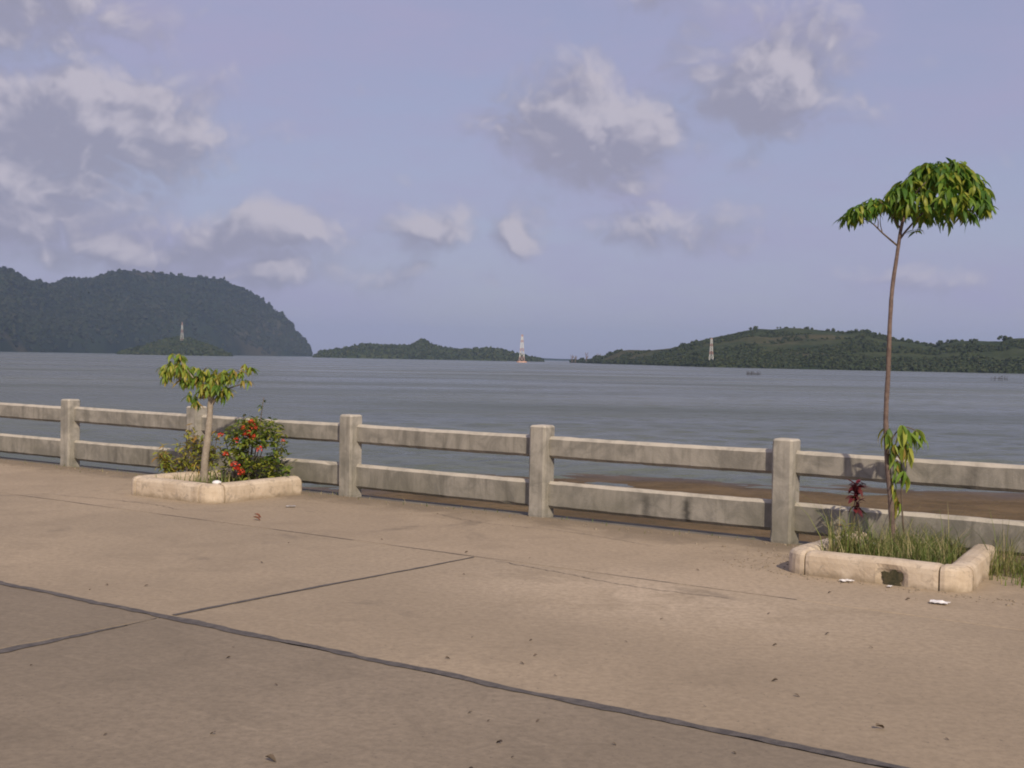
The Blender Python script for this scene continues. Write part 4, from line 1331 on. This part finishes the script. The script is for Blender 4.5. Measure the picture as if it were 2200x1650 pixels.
# ------------------------------------------------------------------ lattice towers
def strut(V, Fc, a, b, t):
    a, b = Vector(a), Vector(b)
    d = (b - a).normalized()
    s = d.cross(Vector((.3, .9, .31))).normalized() * t; q = d.cross(s).normalized() * t
    k = len(V)
    for p in (a, b):
        V += [p + s + q, p - s + q, p - s - q, p + s - q]
    for i in range(4): Fc.append((k + i, k + (i + 1) % 4, k + 4 + (i + 1) % 4, k + 4 + i))
    Fc.append((k, k + 1, k + 2, k + 3)); Fc.append((k + 7, k + 6, k + 5, k + 4))


def tower(loc, H, wb, wt, bands, t, label, foot=None, plate=0.0):
    root = empty("lattice_tower", loc, label, "tower", "red and white lattice towers")
    nb = len(bands)
    half = lambda z: (wb + (wt - wb) * (z / H) ** .8) / 2
    for k, (c, z0f, z1f) in enumerate(bands):
        z0, z1 = z0f * H, z1f * H
        V, Fc = [], []
        npan = max(1, round((z1 - z0) / (2.0 * max(half(z0), .6))))
        for p in range(npan):
            a, b = z0 + (z1 - z0) * p / npan, z0 + (z1 - z0) * (p + 1) / npan
            ha, hb = half(a), half(b)
            cs = [(-1, -1), (1, -1), (1, 1), (-1, 1)]
            for i in range(4):
                (x0, y0), (x1, y1) = cs[i], cs[(i + 1) % 4]
                strut(V, Fc, (x0 * ha, y0 * ha, a), (x0 * hb, y0 * hb, b), t)
                strut(V, Fc, (x0 * ha, y0 * ha, a), (x1 * hb, y1 * hb, b), t * .7)
                strut(V, Fc, (x1 * ha, y1 * ha, a), (x0 * hb, y0 * hb, b), t * .7)
                strut(V, Fc, (x0 * hb, y0 * hb, b), (x1 * hb, y1 * hb, b), t * .7)
        obj("white_section" if c == 'w' else "red_section", mesh("section", V, Fc), M['white_paint'] if c == 'w' else M['red_paint'], root)
    if foot:
        V, Fc = [], []
        n = 12
        rings = [[(foot * r_ * math.cos(6.283 * i / n), foot * .8 * r_ * math.sin(6.283 * i / n), z) for i in range(n)] for (r_, z) in ((1, -1.5), (1, .75), (.92, 1.0))]
        obj("footing", sweep("footing", rings), M['buoy'], root)
    return root


tower((8.96, 1200, WATER_Z + .2), 26.2, 5.6, 1.2, [('r', 0, .20), ('w', .20, .40), ('r', .40, .50), ('w', .50, .72), ('r', .72, .80), ('w', .80, .93), ('r', .93, 1.0)], .24,
      "red and white lattice tower on pale footing in the water beside the central island", 5.0)
tower((142.2, 900, 3.2), 15.8, 3.0, 1.0, [('w', 0, .25), ('r', .25, .40), ('w', .40, .62), ('r', .62, .74), ('w', .74, .94), ('r', .94, 1.0)], .10,
      "slim red and white lattice tower on the right-hand shore before the hill")
tower((-444.6, 1690, 16.0), 27.0, 4.2, 1.0, [('w', 0, .10), ('r', .10, .16), ('w', .16, .46), ('r', .46, .62), ('w', .62, .84), ('r', .84, 1.0)], .075,
      "pale lattice tower on the small wooded islet before the steep hill")


# ------------------------------------------------------------------ stake traps standing in the water
def trap(loc, wdt, n, h, label, seed):
    rr = random.Random(seed)
    root = empty("stake_trap", loc, label, "fish trap", "stake traps in the bay")
    for k in range(n):
        x = (k / (n - 1) - .5) * wdt + rr.uniform(-.06, .06); y = rr.uniform(-.7, .7)
        hh = h * rr.uniform(.6, 1.1)
        limb("stake", [(x, y, -1.2), (x + rr.uniform(-.05, .05), y, 0), (x + rr.uniform(-.12, .12), y, hh)], .075, .06, M['stake'], root, 5, 1, seed + k)
    limb("rail", [(-wdt / 2, -.3, h * .35), (0, -.3, h * .42), (wdt / 2, -.3, h * .32)], .05, .05, M['stake'], root, 5, 1, seed + 99)


trap((66.5, 347, WATER_Z), 3.6, 15, 1.1, "denser dark cluster of stakes in the water before the right-hand hill", 700)
trap((122.7, 316.6, WATER_Z), 3.6, 9, 1.4, "sparser cluster of stakes in the water near the right edge of the bay", 800)

# ------------------------------------------------------------------ haze
hz = bpy.data.materials.new("haze")
hz.use_nodes = True
ht = NT(hz.node_tree)
ht.n.clear()
ho = ht.node('ShaderNodeOutputMaterial')
pv = ht.node('ShaderNodeVolumePrincipled')
pv.inputs['Color'].default_value = (0.58, 0.74, 1.0, 1)
pv.inputs['Density'].default_value = 0.000105
pv.inputs['Anisotropy'].default_value = 0.2
ht.l.new(pv.outputs[0], ho.inputs['Volume'])
B_ = 9200
zb, zt = -6.0, 215.0
Vh = [(x, y, z) for z in (zb, zt) for (x, y) in ((-B_, -B_), (B_, -B_), (B_, B_), (-B_, B_))]
haze = obj("haze", mesh("haze", Vh, [(3, 2, 1, 0), (4, 5, 6, 7), (0, 1, 5, 4), (1, 2, 6, 5), (2, 3, 7, 6), (3, 0, 4, 7)]), hz)
tag(haze, "thin pale sea haze over the whole bay", "haze", None, "stuff")
